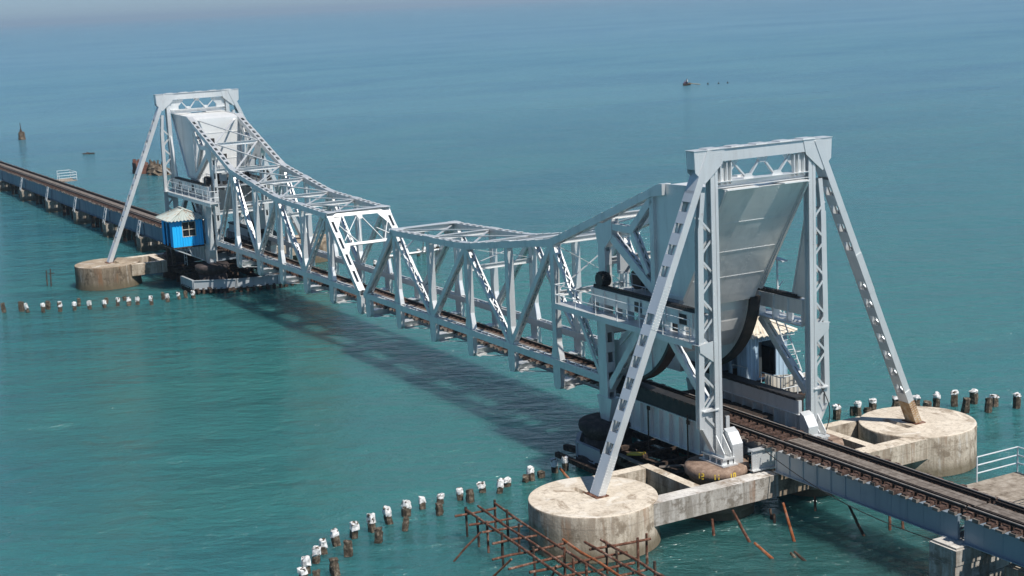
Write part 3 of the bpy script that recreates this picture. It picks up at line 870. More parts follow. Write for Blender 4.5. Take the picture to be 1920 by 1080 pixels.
        for xa, xb in ((35.6, 36.2), (39.3, 40.0)):
            b = MB(); b.box(xa, xb, min(y + sy * .135, y + sy * .16), max(y + sy * .135, y + sy * .16), 8.62, 9.12)
            part(b, 'opening', M['black'], rack)
        # walkway outside the rack girder
        b = MB()
        y0, y1 = sorted((sy * 3.02, sy * 3.72))
        b.box(28.9, 41.4, y0, y1, 8.06, 8.10)
        b.box(28.9, 41.4, sy * 3.72 - 0.03, sy * 3.72 + 0.03, 7.82, 8.12)
        for xx in (29.2, 31.4, 33.6, 35.8, 38.0, 40.2): b.pxz([(xx - 0.04, 8.05), (xx + 0.04, 8.05), (xx + 0.04, 7.85), (xx - 0.04, 7.85)], y0, y1)
        b.box(28.9, 31.4, min(sy * 2.7, sy * 3.02), max(sy * 2.7, sy * 3.02), 8.06, 8.10)
        walk = part(b, 'walkway', M['steel'], root)
        b = MB()
        xs = [29.0, 31.0, 33.0, 35.0, 37.0, 39.0, 41.2]
        for xx in xs: b.cyl((xx, sy * 3.70, 8.1), (xx, sy * 3.70, 9.15), 0.03, n=6)
        for zz in (8.6, 9.15): b.cyl((xs[0], sy * 3.70, zz), (xs[-1], sy * 3.70, zz), 0.026, n=6)
        for zz in (8.6, 9.15): b.cyl((xs[0], sy * 3.70, zz), (xs[0], sy * 2.75, zz), 0.026, n=6)
        part(b, 'railing', M['rail_grey'], walk)
        b = MB()
        b.pxz([(40.7, 9.42), (41.8, 9.42), (41.8, 13.2), (41.65, 13.2)], y - 0.03, y + 0.03); b.bar((40.75, y, 9.45), (41.7, y, 13.2), 0.16, 0.06)
        part(b, 'corner_gusset', M['steel'], root)
        # braces
        b = MB()
        b.member((33.0, y, 4.2), (36.2, y, 7.95), 0.34, 0.36, top='batt', bot='batt', pitch=1.0)
        part(b, 'front_brace', M['steel'], root)
        b = MB()
        b.member((38.3, y, 7.95), (41.75, y, 4.75), 0.36, 0.30, top='batt', bot='batt', pitch=1.2, fill=0.38, fl=0.115, ends=0.3)
        part(b, 'rear_brace', M['steel'], root)
        b = MB()
        b.ext([(42.18, sy * 3.1, 7.25), (42.18, sy * 3.85, 7.8), (42.18, sy * 3.88, 8.15), (42.18, sy * 3.1, 8.25)], (0.03, 0, 0))
        b.box(41.3, 42.2, min(sy * 3.05, sy * 3.95), max(sy * 3.05, sy * 3.95), 8.11, 8.14)
        part(b, 'walkway_bracket', M['steel'], root)
    return root
tower = make_tower()
b = MB()
_f0 = Vector((TX, 9.62, 2.06)); _a = Vector((0, 3.12 - 9.62, 17.1 - 2.05)).normalized()
b.bar(_f0 + _a * 0.02, _f0 + _a * 1.35, 0.755, 0.385, (1, 0, 0))
RUSTED = b
tower_far = turned(tower, 'far silver gantry tower with splayed raking legs, beyond the blue cabin')

rake_right = [c for c in tower.children if c.name.startswith('raking_leg')][1]
part(RUSTED, 'rusted_foot', M['rust_tan'], rake_right, 'rusty tan foot of the right raking leg')
# ------------------------------------------------------------------ track girder under the rolling segments
def make_track_girder():
    root = thing('track_girder', 'near deck span of deep plate girders carrying the rolling treads through the tower', 'bridge span', (37.0, 0, 2.1), 'roller track spans')
    for sy in (-1, 1):
        y = sy * W
        b = MB()
        b.box(33.0, 42.2, y - 0.03, y + 0.03, 2.15, 3.72)
        b.box(33.0, 42.2, y - 0.26, y + 0.26, 3.72, 3.76)
        b.box(33.0, 42.2, y - 0.24, y + 0.24, 2.11, 2.15)
        for i in range(11):
            xx = 33.3 + i * 0.85
            b.box(xx - 0.03, xx + 0.03, y - 0.22, y + 0.22, 2.15, 3.72)
        ya, yb = sorted((y, y - sy * 0.2)); b.box(33.0, 42.0, ya, yb, 3.76, 4.44)
        b.pxz([(42.2, 3.95), (42.5, 3.8), (42.85, 3.3), (42.85, 2.3), (42.2, 2.3)], y - 0.3, y + 0.3)
        b.rivets((42.855, y - 0.24, 2.4), (42.855, y - 0.24, 3.3), (1, 0, 0), 0.14, 0.022)
        b.rivets((42.855, y + 0.24, 2.4), (42.855, y + 0.24, 3.3), (1, 0, 0), 0.14, 0.022)
        gir = part(b, 'plate_girder', M['steel'], root)
        b = MB()
        ya, yb = sorted((y + sy * 0.003, y + sy * 0.2)); b.box(33.0, 41.9, ya, yb, 3.763, 4.46)  # outer half of the beam black: its shade put into the colour
        b.box(33.0, 41.9, y - 0.30, y + 0.30, 4.462, 4.59)
        for i in range(18):
            xx = 33.3 + i * 0.48
            b.box(xx - 0.09, xx + 0.09, y - 0.34, y + 0.34, 4.47, 4.57)
        part(b, 'tread_plate', M['black'], gir)
    b = MB()
    for yy in (-0.85, 0.85): b.ibeam((33.2, yy, 2.9), (43.6, yy, 2.9), 0.3, 0.5, 0.03)
    part(b, 'stringer', M['girder'], root)
    for xx in (34.0, 36.5, 39.0, 41.5):
        b = MB(); b.ibeam((xx, -W + 0.05, 2.6), (xx, W - 0.05, 2.6), 0.3, 0.7, 0.03); part(b, 'cross_girder', M['girder'], root)
    b = MB()     # deck plates beside the rails
    for sy in (-1, 1):
        b.box(33.3, 40.0, min(sy * 1.3, sy * 2.2), max(sy * 1.3, sy * 2.2), 3.24, 3.28)
    part(b, 'deck_plate', M['rail'], root)
    b = MB(); b.box(43.55, 43.62, -2.05, 2.05, 2.15, 3.08); b.box(43.4, 43.75, -2.1, 2.1, 3.08, 3.12); b.box(43.4, 43.75, -2.1, 2.1, 2.1, 2.15)
    b.rivets((43.625, -1.95, 2.2), (43.625, -1.95, 3.05), (1, 0, 0), 0.12, 0.024); b.rivets((43.625, -1.8, 2.2), (43.625, -1.8, 3.05), (1, 0, 0), 0.12, 0.024)
    part(b, 'end_girder', M['steel'], root)
    add_rails(root, 33.25, 44.05, 0.60, plank=False)
    return root
tg = make_track_girder()
turned(tg, 'far deck span with deep plate girders carrying the rolling treads beside the blue cabin')

# ------------------------------------------------------------------ plate girder approach spans
GY = 1.12
def make_span(x0, x1, label, near=True):
    root = thing('girder_span', label, 'bridge span', ((x0 + x1) / 2, 0, 2.0), 'plate girder approach spans')
    zb = 2.08 if near else 1.62
    for sy in (-1, 1):
        y = sy * GY
        b = MB()
        b.box(x0 + 0.12, x1 - 0.12, y - 0.02, y + 0.02, zb + 0.03, 3.12)
        b.box(x0 + 0.12, x1 - 0.12, y - 0.17, y + 0.17, 3.12, 3.16)
        b.box(x0 + 0.12, x1 - 0.12, y - 0.17, y + 0.17, zb, zb + 0.03)
        m = int((x1 - x0) / 0.95)
        for i in range(m + 1):
            xx = x0 + 0.16 + i * (x1 - x0 - 0.32) / m
            out = 0.06 if (near and xx < 49.5) else 0.03
            ya, yb = sorted((y - sy * 0.11, y + sy * out))
            b.box(xx - 0.025, xx + 0.025, ya, yb, zb + 0.03, 3.12)
        part(b, 'plate_girder', M['girder_near'] if near else M['girder_far'], root)
    m = int((x1 - x0) / 2.5)
    for i in range(m + 1):
        xx = x0 + 0.35 + i * (x1 - x0 - 0.7) / m
        b = MB()
        b.bar((xx, -GY + 0.03, 3.0), (xx, GY - 0.03, 2.3), 0.08, 0.08); b.bar((xx, GY - 0.03, 3.0), (xx, -GY + 0.03, 2.3), 0.08, 0.08)
        b.bar((xx, -GY + 0.03, 2.95), (xx, GY - 0.03, 2.95), 0.1, 0.1)
        part(b, 'cross_frame', M['girder'], root)
    add_rails(root, x0, x1, 0.62)
    return root
make_span(44.1, 55.75, 'short grey plate girder span between the near tower and the whitewashed stone pier')
make_span(55.85, 68.9, 'grey plate girder span at the right edge beyond the whitewashed stone pier')
FX = [-44.1, -60.2, -74.0, -88.0, -102.8, -118.6, -134.6, -150.5]
fl = ['grey plate girder span directly behind the blue cabin', 'far grey plate girder span crossed by the raking leg of the far tower',
      'third grey plate girder span behind the far tower', 'grey plate girder span with the white railed refuge platform beside it',
      'fifth grey plate girder span behind the far tower', 'grey plate girder span close to the left edge of the view', 'grey plate girder span cut by the left edge of the view']
for a, c, l in zip(FX, FX[1:], fl): make_span(c + 0.05, a - 0.05, l, False)

# stone piers under the approaches
def rough_block(b, x0, x1, y0, y1, z0, z1, j=0.06, n=3):
    """box with its faces cut into courses and knocked about"""
    zs = [z0 + (z1 - z0) * i / n for i in range(n + 1)]
    for za, zb_ in zip(zs, zs[1:]):
        d = [rnd.uniform(0, j) for _ in range(4)]
        b.box(x0 + d[0], x1 - d[1], y0 + d[2], y1 - d[3], za, zb_ - 0.02)
def make_pier(x, label, z=2.05, wid=1.1, ye=2.35, group='stone piers under the approach'):
    b = MB()
    rough_block(b, x - wid / 2, x + wid / 2, -ye, ye, -0.6, z, 0.07, 4)
    b.box(x - wid / 2 + 0.1, x + wid / 2 - 0.1, -ye + 0.15, ye - 0.15, z - 0.02, z + 0.06)
    return solo(b, 'stone_pier', M['stone'] if z > 1.6 and z < 2 else (M['conc_w'] if z >= 2 else M['stone_pale']), (x, 0, -0.6), label, 'pier', group)
make_pier(55.6, 'whitewashed stone pier under the joint of the girder at the lower right', 2.02, 1.5, 2.0)
make_pier(58.6, 'brown stone pier stub partly hidden by the girder at the lower right edge', 1.75, 1.2, 1.1)
pl = ['stone pier right behind the blue cabin, with a short white ladder', 'stone pier left of the raking leg of the far tower',
      'second stone pier from the raking leg, under the far girders', 'third stone pier from the raking leg, under the far girders',
      'fourth stone pier from the raking leg, under the far girders', 'leftmost stone pier in view under the far girders']
for x, l in zip(FX[1:7], pl):
    make_pier(x, l, 1.45, 1.7, 1.9)
    b = MB()
    q0 = Vector((x - 0.3, -1.85, 1.5)); q1 = Vector((x - 0.05, -1.50, 3.2))
    for dx in (-0.42, 0.42): b.bar(q0 + Vector((dx, 0, 0)), q1 + Vector((dx, 0, 0)), 0.07, 0.06)
    for i in range(3):
        c0 = q0.lerp(q1, i / 3); c1 = q0.lerp(q1, (i + 1) / 3)
        s_ = 1 if i % 2 else -1
        b.bar(c0 + Vector((-0.42 * s_, 0, 0)), c1 + Vector((0.42 * s_, 0, 0)), 0.07, 0.05)
        b.bar(c1 + Vector((-0.42, 0, 0)), c1 + Vector((0.42, 0, 0)), 0.06, 0.05)
    solo(b, 'pier_ladder', M['rail_grey'], q0, 'white laced ladder on the ' + l.replace(', with a short white ladder', '').replace('stone pier', 'pier').replace(', under the far girders', '').replace(' in view under the far girders', ' in view'), 'ladder', 'ladders at the stone piers')
# a screen of piles between the far piers
k = 0
for i, (a, c) in enumerate(zip(FX[1:6], FX[2:7])):
    for f in (0.3, 0.62):
        x = a + (c - a) * f
        b = MB()
        for j in range(5):
            y = -1.0 + j * 0.5
            b.bar((x + rnd.uniform(-.2, .2), y, -0.5), (x, y, 1.55), 0.34, 0.34)
        b.box(x - 0.25, x + 0.25, -1.3, 1.3, 1.2, 1.6)
        k += 1
        solo(b, 'pile_bent', M['fend_wood'], (x, 0, -0.5), 'dark timber pile bent under the far girders, %s from the raking leg' % ORD[k], 'pile bent', 'timber bents under the far girders')

# ------------------------------------------------------------------ concrete drums, tie frames and round piers
def make_drum(x, y, label, mat, slot):
    b = MB()
    b.lathe([(3.02, -1.0), (3.00, 0.0), (2.95, 0.45), (2.94, 1.0), (2.94, 1.98), (2.92, 2.045), (2.89, 2.06)], 0, 0, 96)
    o = b.build('concrete_drum', mat)
    c = MB(); c.box(slot[0], slot[1], slot[2], slot[3], 0.8, 2.4)
    co = c.build('cutter', mat)
    md = o.modifiers.new('b', 'BOOLEAN'); md.operation = 'DIFFERENCE'; md.object = co; md.solver = 'EXACT'
    bpy.context.view_layer.update()
    dg = bpy.context.evaluated_depsgraph_get(); dg.update()
    me = bpy.data.meshes.new_from_object(o.evaluated_get(dg))
    assert len(me.polygons) != len(o.data.polygons)
    o.modifiers.clear(); old = o.data; o.data = me
    bpy.data.objects.remove(co); bpy.data.meshes.remove(old)
    for p in me.polygons: p.use_smooth = abs(p.normal.z) < 0.5
    o.location = (x, y, 0)
    return tag(o, label, 'drum', 'concrete drums under the raking legs')
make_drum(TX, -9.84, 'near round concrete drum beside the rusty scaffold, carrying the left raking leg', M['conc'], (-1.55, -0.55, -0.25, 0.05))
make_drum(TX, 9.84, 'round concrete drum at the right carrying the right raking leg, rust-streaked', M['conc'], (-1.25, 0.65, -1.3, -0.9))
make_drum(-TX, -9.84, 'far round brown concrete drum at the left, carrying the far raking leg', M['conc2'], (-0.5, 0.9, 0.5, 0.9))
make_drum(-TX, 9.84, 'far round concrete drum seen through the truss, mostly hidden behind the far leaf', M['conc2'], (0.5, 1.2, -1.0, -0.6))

def make_tie():
    root = thing('tie_frame', 'near whitewashed concrete frame of beams tying the round drums to the tower piers', 'concrete frame', (TX, 0, 1.0), 'concrete tie frames')
    b = MB()
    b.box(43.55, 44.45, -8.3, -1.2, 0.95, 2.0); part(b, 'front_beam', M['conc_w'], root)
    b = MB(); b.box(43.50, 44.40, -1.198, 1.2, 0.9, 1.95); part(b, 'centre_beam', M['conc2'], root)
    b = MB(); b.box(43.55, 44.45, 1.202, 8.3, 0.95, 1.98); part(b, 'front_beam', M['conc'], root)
    for sy in (-1, 1):
        b = MB(); y0, y1 = sorted((sy * 5.55, sy * 8.3)); b.box(39.35, 39.95, y0, y1, 0.95, 2.0); part(b, 'back_beam', M['conc'], root)
        b = MB(); y0, y1 = sorted((sy * 5.0, sy * 5.5)); b.box(39.35, 43.545, y0, y1, 0.95, 1.99); part(b, 'cross_beam', M['conc'], root)
    return root
tie = make_tie()
turned(tie, 'far dark concrete frame of beams tying the brown drum to the far tower')

def make_round_pier(x, y, label, mat, mark, bmat):
    root = thing('round_pier', label, 'pier', (x, y, -1.0), 'round iron piers')
    b = MB()
    b.lathe([(1.25, 1.5), (1.38, 1.78), (1.50, 1.88), (1.55, 2.08), (1.50, 2.28), (1.35, 2.35)], x, y, 40, 0.012)
    cap = part(b, 'pier_cap', mat, root, smooth=True)
    b = MB(); b.lathe([(1.75, -1), (1.72, 0.35), (1.5, 0.55), (1.28, 0.7), (1.24, 1.5)], x, y, 40)
    part(b, 'pier_shaft', bmat, root, smooth=True)
    return root, cap
def glyph_marks(cap, x, y):
    """painted numbers 12, 11 and 10 round the rim"""
    G_ = {'1': [(0, 0, 0, 1)], '2': [(-.3, 1, .3, 1), (.3, 1, .3, .5), (.3, .5, -.3, .5), (-.3, .5, -.3, 0), (-.3, 0, .3, 0)],
          '0': [(-.3, 0, .3, 0), (.3, 0, .3, 1), (.3, 1, -.3, 1), (-.3, 1, -.3, 0)]}
    cd = math.atan2(-44.4 - y, 98 - x)
    for txt, da in (('12', -0.50), ('11', 0.0), ('10', 0.50)):
        b = MB()
        for ci, ch in enumerate(txt):
            for (u0, v0, u1, v1) in G_[ch]:
                def pt(u, v):
                    ang = cd + da + (ci - 0.5) * 0.115 + u * 0.105
                    r = 1.565 - 0.0
                    return Vector((x + (r - abs(v - 0.35) * 0.06) * math.cos(ang), y + (r - abs(v - 0.35) * 0.06) * math.sin(ang), 1.94 + v * 0.24))
                nrm = Vector((math.cos(cd + da), math.sin(cd + da), 0.2))
                b.bar(pt(u0, v0), pt(u1, v1), 0.02, 0.05, nrm)
        part(b, 'painted_number', M['yellow'], cap, 'yellow painted number ' + txt)
rp, cap = make_round_pier(TX, -2.9, 'brown round pier with painted numbers under the left leg of the near tower', M['rubber'], True, M['conc2'])
glyph_marks(cap, TX, -2.9)
make_round_pier(TX, 2.9, 'brown round pier under the right leg of the near tower, half hidden by the rails', M['rubber'], False, M['conc2'])
make_round_pier(32.5, -2.9, 'black round pier under the front column of the near tower at the channel edge', M['rubber_dark'], False, M['rubber_dark'])
make_round_pier(32.5, 2.9, 'black round pier under the right front column of the near tower', M['rubber_dark'], False, M['rubber_dark'])
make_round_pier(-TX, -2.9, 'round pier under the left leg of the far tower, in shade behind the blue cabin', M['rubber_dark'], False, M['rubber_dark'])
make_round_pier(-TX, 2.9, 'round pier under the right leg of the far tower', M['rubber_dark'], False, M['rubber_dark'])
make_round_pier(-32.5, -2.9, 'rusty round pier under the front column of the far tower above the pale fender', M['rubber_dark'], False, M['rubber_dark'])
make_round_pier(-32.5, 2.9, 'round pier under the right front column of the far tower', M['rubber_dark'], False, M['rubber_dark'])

# fenders: pale steel plates on rusty piles round the channel piers
def make_fender(label, path):
    root = thing('channel_fender', label, 'fender', (31.5, 0, -0.6), 'fenders at the channel piers')
    for i, ((xa, ya), (xb, yb)) in enumerate(zip(path, path[1:])):
        b = MB()
        pa = Vector((xa, ya, 0)); pb = Vector((xb, yb, 0)); d = (pb - pa).normalized()
        pa += d * 0.05; pb -= d * 0.05
        z0, z1 = 0.42, 1.18
        b.bar(pa + Vector((0, 0, (z0 + z1) / 2)), pb + Vector((0, 0, (z0 + z1) / 2)), 0.05, z1 - z0, (-d.y, d.x, 0))
        for zz in (z0, z1): b.bar(pa + Vector((0, 0, zz)), pb + Vector((0, 0, zz)), 0.22, 0.05, (-d.y, d.x, 0))
        for q in (pa, pb): b.bar(q + Vector((0, 0, z0)), q + Vector((0, 0, z1)), 0.2, 0.06, (-d.y, d.x, 0))
        part(b, 'fender_plate', M['steel_old'], root)
        m = max(2, int((pb - pa).length / 0.5))
        for j in range(m):
            q = pa.lerp(pb, (j + 0.5) / m)
            b = MB()
            b.bar(q + Vector((rnd.uniform(-.1, .1), rnd.uniform(-.1, .1), -0.6)), q + Vector((0, 0, 0.49)), rnd.uniform(0.18, 0.3), rnd.uniform(0.18, 0.28))
            part(b, 'fender_pile', M['fend_wood'] if rnd.random() < 0.7 else M['rust_dark'], root)
    b = MB()
    for zz, yy in ((0.3, -4.9), (0.34, 4.9)): b.bar((30.5, yy, zz), (35.2, yy, zz), 0.25, 0.25)
    b.bar((29.75, -3.0, 0.32), (29.6, 3.0, 0.32), 0.25, 0.25)
    for yy in (-4.0, -1.5, 0.3, 2.2, 4.0): b.bar((29.9, yy, 0.38), (39.0, yy * 0.7, 0.8), 0.3, 0.3)
    part(b, 'waling', M['fend_wood'], root)
    return root
make_fender('near fender of pale steel plates on dark piles round the black round pier', [(35.2, -4.35), (31.75, -4.35), (30.45, -3.4), (29.6, -1.2), (29.5, 1.6), (29.9, 3.2), (30.9, 4.3), (35.2, 4.4)])
fen = make_fender('fender to be turned', [(34.8, 5.1), (31.45, 5.05), (29.5, 1.75), (28.75, -1.75), (29.3, -3.6), (30.6, -4.6), (34.8, -4.8)])
fen.location = (-31.5, 0, -0.6); fen.rotation_euler = (0, 0, PI)
fen['label'] = 'far fender of pale steel plates on rusty piles below the blue cabin'

# timber decks and staging under the tracks between the piers (dark clutter)
def make_staging(sx, label):
    b = MB()
    for yy in (-4.2, -3.2, -1.8, -0.6, 0.8, 2.0, 3.4): b.bar((sx * 33.5, yy, 1.0), (sx * 41.0, yy + rnd.uniform(-.4, .4), 1.15), 0.28, 0.25)
    for xx in (34.5, 36.2, 38.0, 39.8): b.bar((sx * xx, -4.6, 1.3), (sx * (xx + 0.3), 4.4, 1.32), 0.3, 0.22)
    for xx in (34.5, 36.6, 38.6, 40.4):
        for yy in (-4.3, -2.2, 0, 2.2, 4.3): b.bar((sx * xx, yy, -0.6), (sx * xx, yy, 1.1), 0.26, 0.26)
    return solo(b, 'timber_staging', M['fend_wood'], (sx * 37, 0, -0.6), label, 'staging', 'timber staging under the track')
make_staging(1, 'dark timber staging in the shade under the near track girder')
make_staging(-1, 'dark timber staging in the shade under the far track girder')
b = MB(); b.bar((36.0, -3.9, 1.47), (36.7, -3.5, 1.55), 0.5, 0.08)
solo(b, 'timber_board', M['yellow'], (36.3, -3.7, 1.45), 'small yellowish board lying on the dark staging under the near girder', 'board')
for i, (x0, y0, x1, y1, l) in enumerate(((35.0, -4.4, 38.6, -4.6, 'grey plank lying on the staging beside the near girder'), (38.8, -4.0, 39.6, -2.9, 'short grey plank on the staging close to the numbered pier'))):
    b = MB(); b.bar((x0, y0, 1.5), (x1, y1, 1.55), 0.25, 0.07); solo(b, 'loose_plank', M['plank'], (x0, y0, 1.45), l, 'plank')
for i, (x, l) in enumerate(((35.9, 'thin upright pipe in front of the near plate girder, left one'), (39.3, 'thin upright pipe in front of the near plate girder, next to the lattice leg'))):
    b = MB(); b.cyl((x, -2.62, 1.4), (x, -2.60, 3.95 if i else 3.6), 0.04, n=8); b.box(x - .12, x + .12, -2.6, -2.55, 3.5, 3.7)
    solo(b, 'upright_pipe', M['rust_dark'], (x, -2.62, 1.4), l, 'pipe', 'upright pipes at the girder')

# ------------------------------------------------------------------ corrugated cabins
def corr(b, p0, p1, z0, z1, pitch=0.26, amp=0.042, nrm=None):
    """corrugated sheet between two plan points"""
    p0 = Vector((p0[0], p0[1], 0)); p1 = Vector((p1[0], p1[1], 0))
    L = (p1 - p0).length; d = (p1 - p0) / L
    nrm = Vector((d.y, -d.x, 0))
    m = max(2, int(L / (pitch / 4)))
    vs = []
    for i in range(m + 1):
        s = L * i / m
        o = nrm * (amp * math.sin(2 * PI * s / pitch))
        q = p0 + d * s + o
        vs += [(q.x, q.y, z0), (q.x, q.y, z1)]
    k = len(vs)
    vs += [(Vector(v) - nrm * 0.03) for v in vs]
    fs = []
    for i in range(m):
        a = 2 * i
        fs += [(a, a + 2, a + 3, a + 1), (k + a, k + a + 1, k + a + 3, k + a + 2), (a, k + a, k + a + 2, a + 2), (a + 1, a + 3, k + a + 3, k + a + 1)]
    fs += [(0, 1, k + 1, k), (2 * m, k + 2 * m, k + 2 * m + 1, 2 * m + 1)]
    b.add([tuple(v) for v in vs], fs)
def slope_sheet(b, q, pitch=0.33, amp=0.06):
    """corrugated roof slope: q = eave0, eave1, ridge1, ridge0"""
    e0, e1, r1, r0 = [Vector(v) for v in q]
    nrm = (e1 - e0).cross(r0 - e0).normalized()
    if nrm.z < 0: nrm = -nrm
    L = (e1 - e0).length; m = int(L / (pitch / 4)); vs = []
    for i in range(m + 1):
        f = i / m; o = nrm * (amp * math.sin(2 * PI * f * L / pitch))
        vs += [e0.lerp(e1, f) + o, r0.lerp(r1, f) + o * (1 if (r1 - r0).length > 0.5 else 0.2)]
    k = len(vs); vs += [v - nrm * 0.03 for v in vs]; fs = []
    for i in range(m):
        a = 2 * i
        fs += [(a, a + 2, a + 3, a + 1), (k + a, k + a + 1, k + a + 3, k + a + 2), (a, k + a, k + a + 2, a + 2)]
    b.add(vs, fs)
def make_cabin(x0, x1, y0, y1, zf, label, wallm, roofm, faces, far):
    """cabin whose front faces +x and left faces -y"""
    root = thing('control_cabin', label, 'cabin', ((x0 + x1) / 2, (y0 + y1) / 2, zf), 'corrugated cabins on the bridge')
    zt = zf + 2.45
    b = MB()
    yc = (y0 + y1) / 2 + (0.1 if far else 0)
    ww, wz0, wz1 = (0.62, zf + 0.85, zf + 2.2) if far else (0.62, zf + 0.05, zf + 2.1)
    corr(b, (x1, y1), (x1, yc + ww), zf, zt); corr(b, (x1, yc + ww), (x1, yc - ww), zf, wz0); corr(b, (x1, yc + ww), (x1, yc - ww), wz1, zt); corr(b, (x1, yc - ww), (x1, y0), zf, zt)
    part(b, 'front_wall', wallm, root)
    b = MB()
    xd0, xd1 = x0 + 0.6, x1 - 0.75
    corr(b, (x1, y0), (xd1, y0), zf, zt); corr(b, (xd1, y0), (xd0, y0), zt - 0.35, zt); corr(b, (xd0, y0), (x0, y0), zf, zt)
    b.box(x1 - 0.05, x1 + 0.03, y0 - 0.05, y0 + 0.05, zf - 0.05, zt); b.box(xd1 - 0.06, xd1 + 0.02, y0 - 0.04, y0 + 0.06, zf, zt)
    b.box(x0 + 1.25, x0 + 1.42, y0 - 0.04, y0 + 0.04, zf, zt - 0.3)
    part(b, 'side_wall', wallm, root)
    b = MB(); corr(b, (x0, y0), (x0, y1), zf, zt); part(b, 'back_wall', wallm, root)
    b = MB(); corr(b, (x0, y1), (x1, y1), zf, zt); part(b, 'side_wall', wallm, root)
    b = MB(); b.box(x0 - 0.05, x1 + 0.1, y0 - 0.1, y1 + 0.05, zf - 0.12, zf); part(b, 'floor', M['rust_dark'], root)
    # window of the far cabin / open doorway of the near one
    b = MB()
    for yy in (yc - ww, yc - 0.02, yc + ww - 0.05) if far else (yc - ww, yc + ww - 0.05): b.box(x1 - 0.03, x1 + 0.05, yy, yy + 0.05, wz0, wz1)
    for zz in (wz0, (wz0 + wz1) / 2 - 0.05, wz1 - 0.05) if far else (wz0, wz1 - 0.05): b.box(x1 - 0.028, x1 + 0.048, yc - ww, yc + ww, zz, zz + 0.05)
    if far:
        fr = part(b, 'window', M['sheet'], root)
        b = MB(); b.box(x1 - 0.09, x1 - 0.06, yc - ww, yc + ww, wz0, wz1); part(b, 'pane', M['glass'], fr)
    else:
        part(b, 'door_frame', wallm, root)
        b = MB(); b.box(x1 - 0.6, x1 - 0.55, yc - ww + 0.1, yc + 0.1, zf + 0.02, wz1 - 0.1); part(b, 'door', M['tarp'], root)  # dark pane standing in for the shade inside the open doorway
    b = MB(); b.box(x0 + 0.15, x1 - 0.9, y1 - 0.4, y1 - 0.1, zf + 0.02, zf + 1.3); part(b, 'cupboard', M['tarp'], root)
    # roof: hipped corrugated sheets
    e = 0.42; zr = zt + 0.78
    c = [(x0 - e, y0 - e), (x1 + e, y0 - e), (x1 + e, y1 + e), (x0 - e, y1 + e)]
    cx, cy = (x0 + x1) / 2, (y0 + y1) / 2
    ra, rb = Vector((cx - 0.6, cy, zr)), Vector((cx + 0.6, cy, zr))
    ze = zt - 0.06
    b = MB()
    E = [Vector((p[0], p[1], ze)) for p in c]
    slope_sheet(b, (E[0], E[1], rb, ra)); slope_sheet(b, (E[2], E[3], ra, rb)); slope_sheet(b, (E[1], E[2], rb + Vector((0, .05, 0)), rb - Vector((0, .05, 0)))); slope_sheet(b, (E[3], E[0], ra - Vector((0, .05, 0)), ra + Vector((0, .05, 0))))
    rf = part(b, 'roof', roofm, root)
    b = MB()
    for p, r in ((E[0], ra), (E[1], rb), (E[2], rb), (E[3], ra)): b.bar(p + Vector((0, 0, .05)), r + Vector((0, 0, .05)), 0.16, 0.04)
    b.box(cx - 0.68, cx + 0.68, cy - 0.1, cy + 0.1, zr + 0.02, zr + 0.12)
    part(b, 'ridge_cap', roofm, rf)
    # bracket frame below
    b = MB()
    yn = y1 if far else y0
    yo_ = y0 if far else y1
    for xx in (x0 + 0.1, (x0 + x1) / 2, x1 - 0.1):
        b.bar((xx, yo_, zf - 0.15), (xx, yn, zf - 1.45), 0.09, 0.09); b.bar((xx, yo_, zf - 0.17), (xx, yn, zf - 0.17), 0.1, 0.1)
        b.bar((xx, (yo_ + yn) / 2, zf - 0.2), (xx, (yo_ * 0.4 + yn * 0.6), zf - 0.92), 0.06, 0.06)
        b.bar((xx, (yo_ * 0.3 + yn * 0.7), zf - 0.2), (xx, yn, zf - 0.9), 0.06, 0.06)
    b.bar((x0, (yo_ + yn) / 2, zf - 0.17), (x1, (yo_ + yn) / 2, zf - 0.17), 0.08, 0.08)
    part(b, 'bracket', M['steel'], root)
    return root
make_cabin(-36.3, -33.1, -6.0, -3.3, 4.05, 'bright blue corrugated cabin with a rusty hipped roof beside the far tower', M['blue'], M['roof'], None, True)
make_cabin(33.4, 36.2, 3.5, 6.1, 4.0, 'pale blue corrugated cabin with a cream roof half hidden behind the near tower', M['paleblue'], M['roof2'], None, False)

# balcony of the pale cabin with its sheet screen
root = thing('cabin_balcony', 'rusty balcony with pipe railings in front of the pale blue cabin', 'balcony', (38.0, 4.2, 3.6))
b = MB(); b.box(36.35, 39.2, 3.3, 5.6, 3.66, 3.74); b.box(36.35, 39.2, 3.3, 3.36, 3.5, 3.66)
for q in (((36.5, 3.3, 3.6), (38.8, 2.6, 2.6)), ((38.8, 3.3, 3.6), (37.0, 2.6, 2.6))): b.bar(q[0], q[1], 0.08, 0.08)
part(b, 'deck', M['rust_dark'], root)
b = MB()
for x, y in ((37.6, 3.3), (39.15, 3.3), (39.15, 4.4), (39.15, 5.5)):
    b.cyl((x, y, 3.7), (x, y, 4.85), 0.03, n=6)
for zz in (4.25, 4.85):
    b.cyl((37.6, 3.3, zz), (39.15, 3.3, zz), 0.026, n=6); b.cyl((39.15, 3.3, zz), (39.15, 5.5, zz), 0.026, n=6)
part(b, 'railing', M['rail_grey'], root)
b = MB()
for x, y in ((36.5, 3.3), (35.3, 3.2)): b.cyl((x, y, 3.7), (x, y, 4.85), 0.03, n=6)
for zz in (4.25, 4.85): b.cyl((35.3, 3.2, zz), (36.5, 3.3, zz), 0.026, n=6)
part(b, 'railing', M['rail_grey'], root)
b = MB(); corr(b, (39.1, 5.55), (38.2, 3.5), 3.8, 4.75, 0.22, 0.03); corr(b, (38.2, 3.5), (37.7, 3.45), 3.8, 4.75, 0.22, 0.03)
part(b, 'sheet_screen', M['sheet'], root)
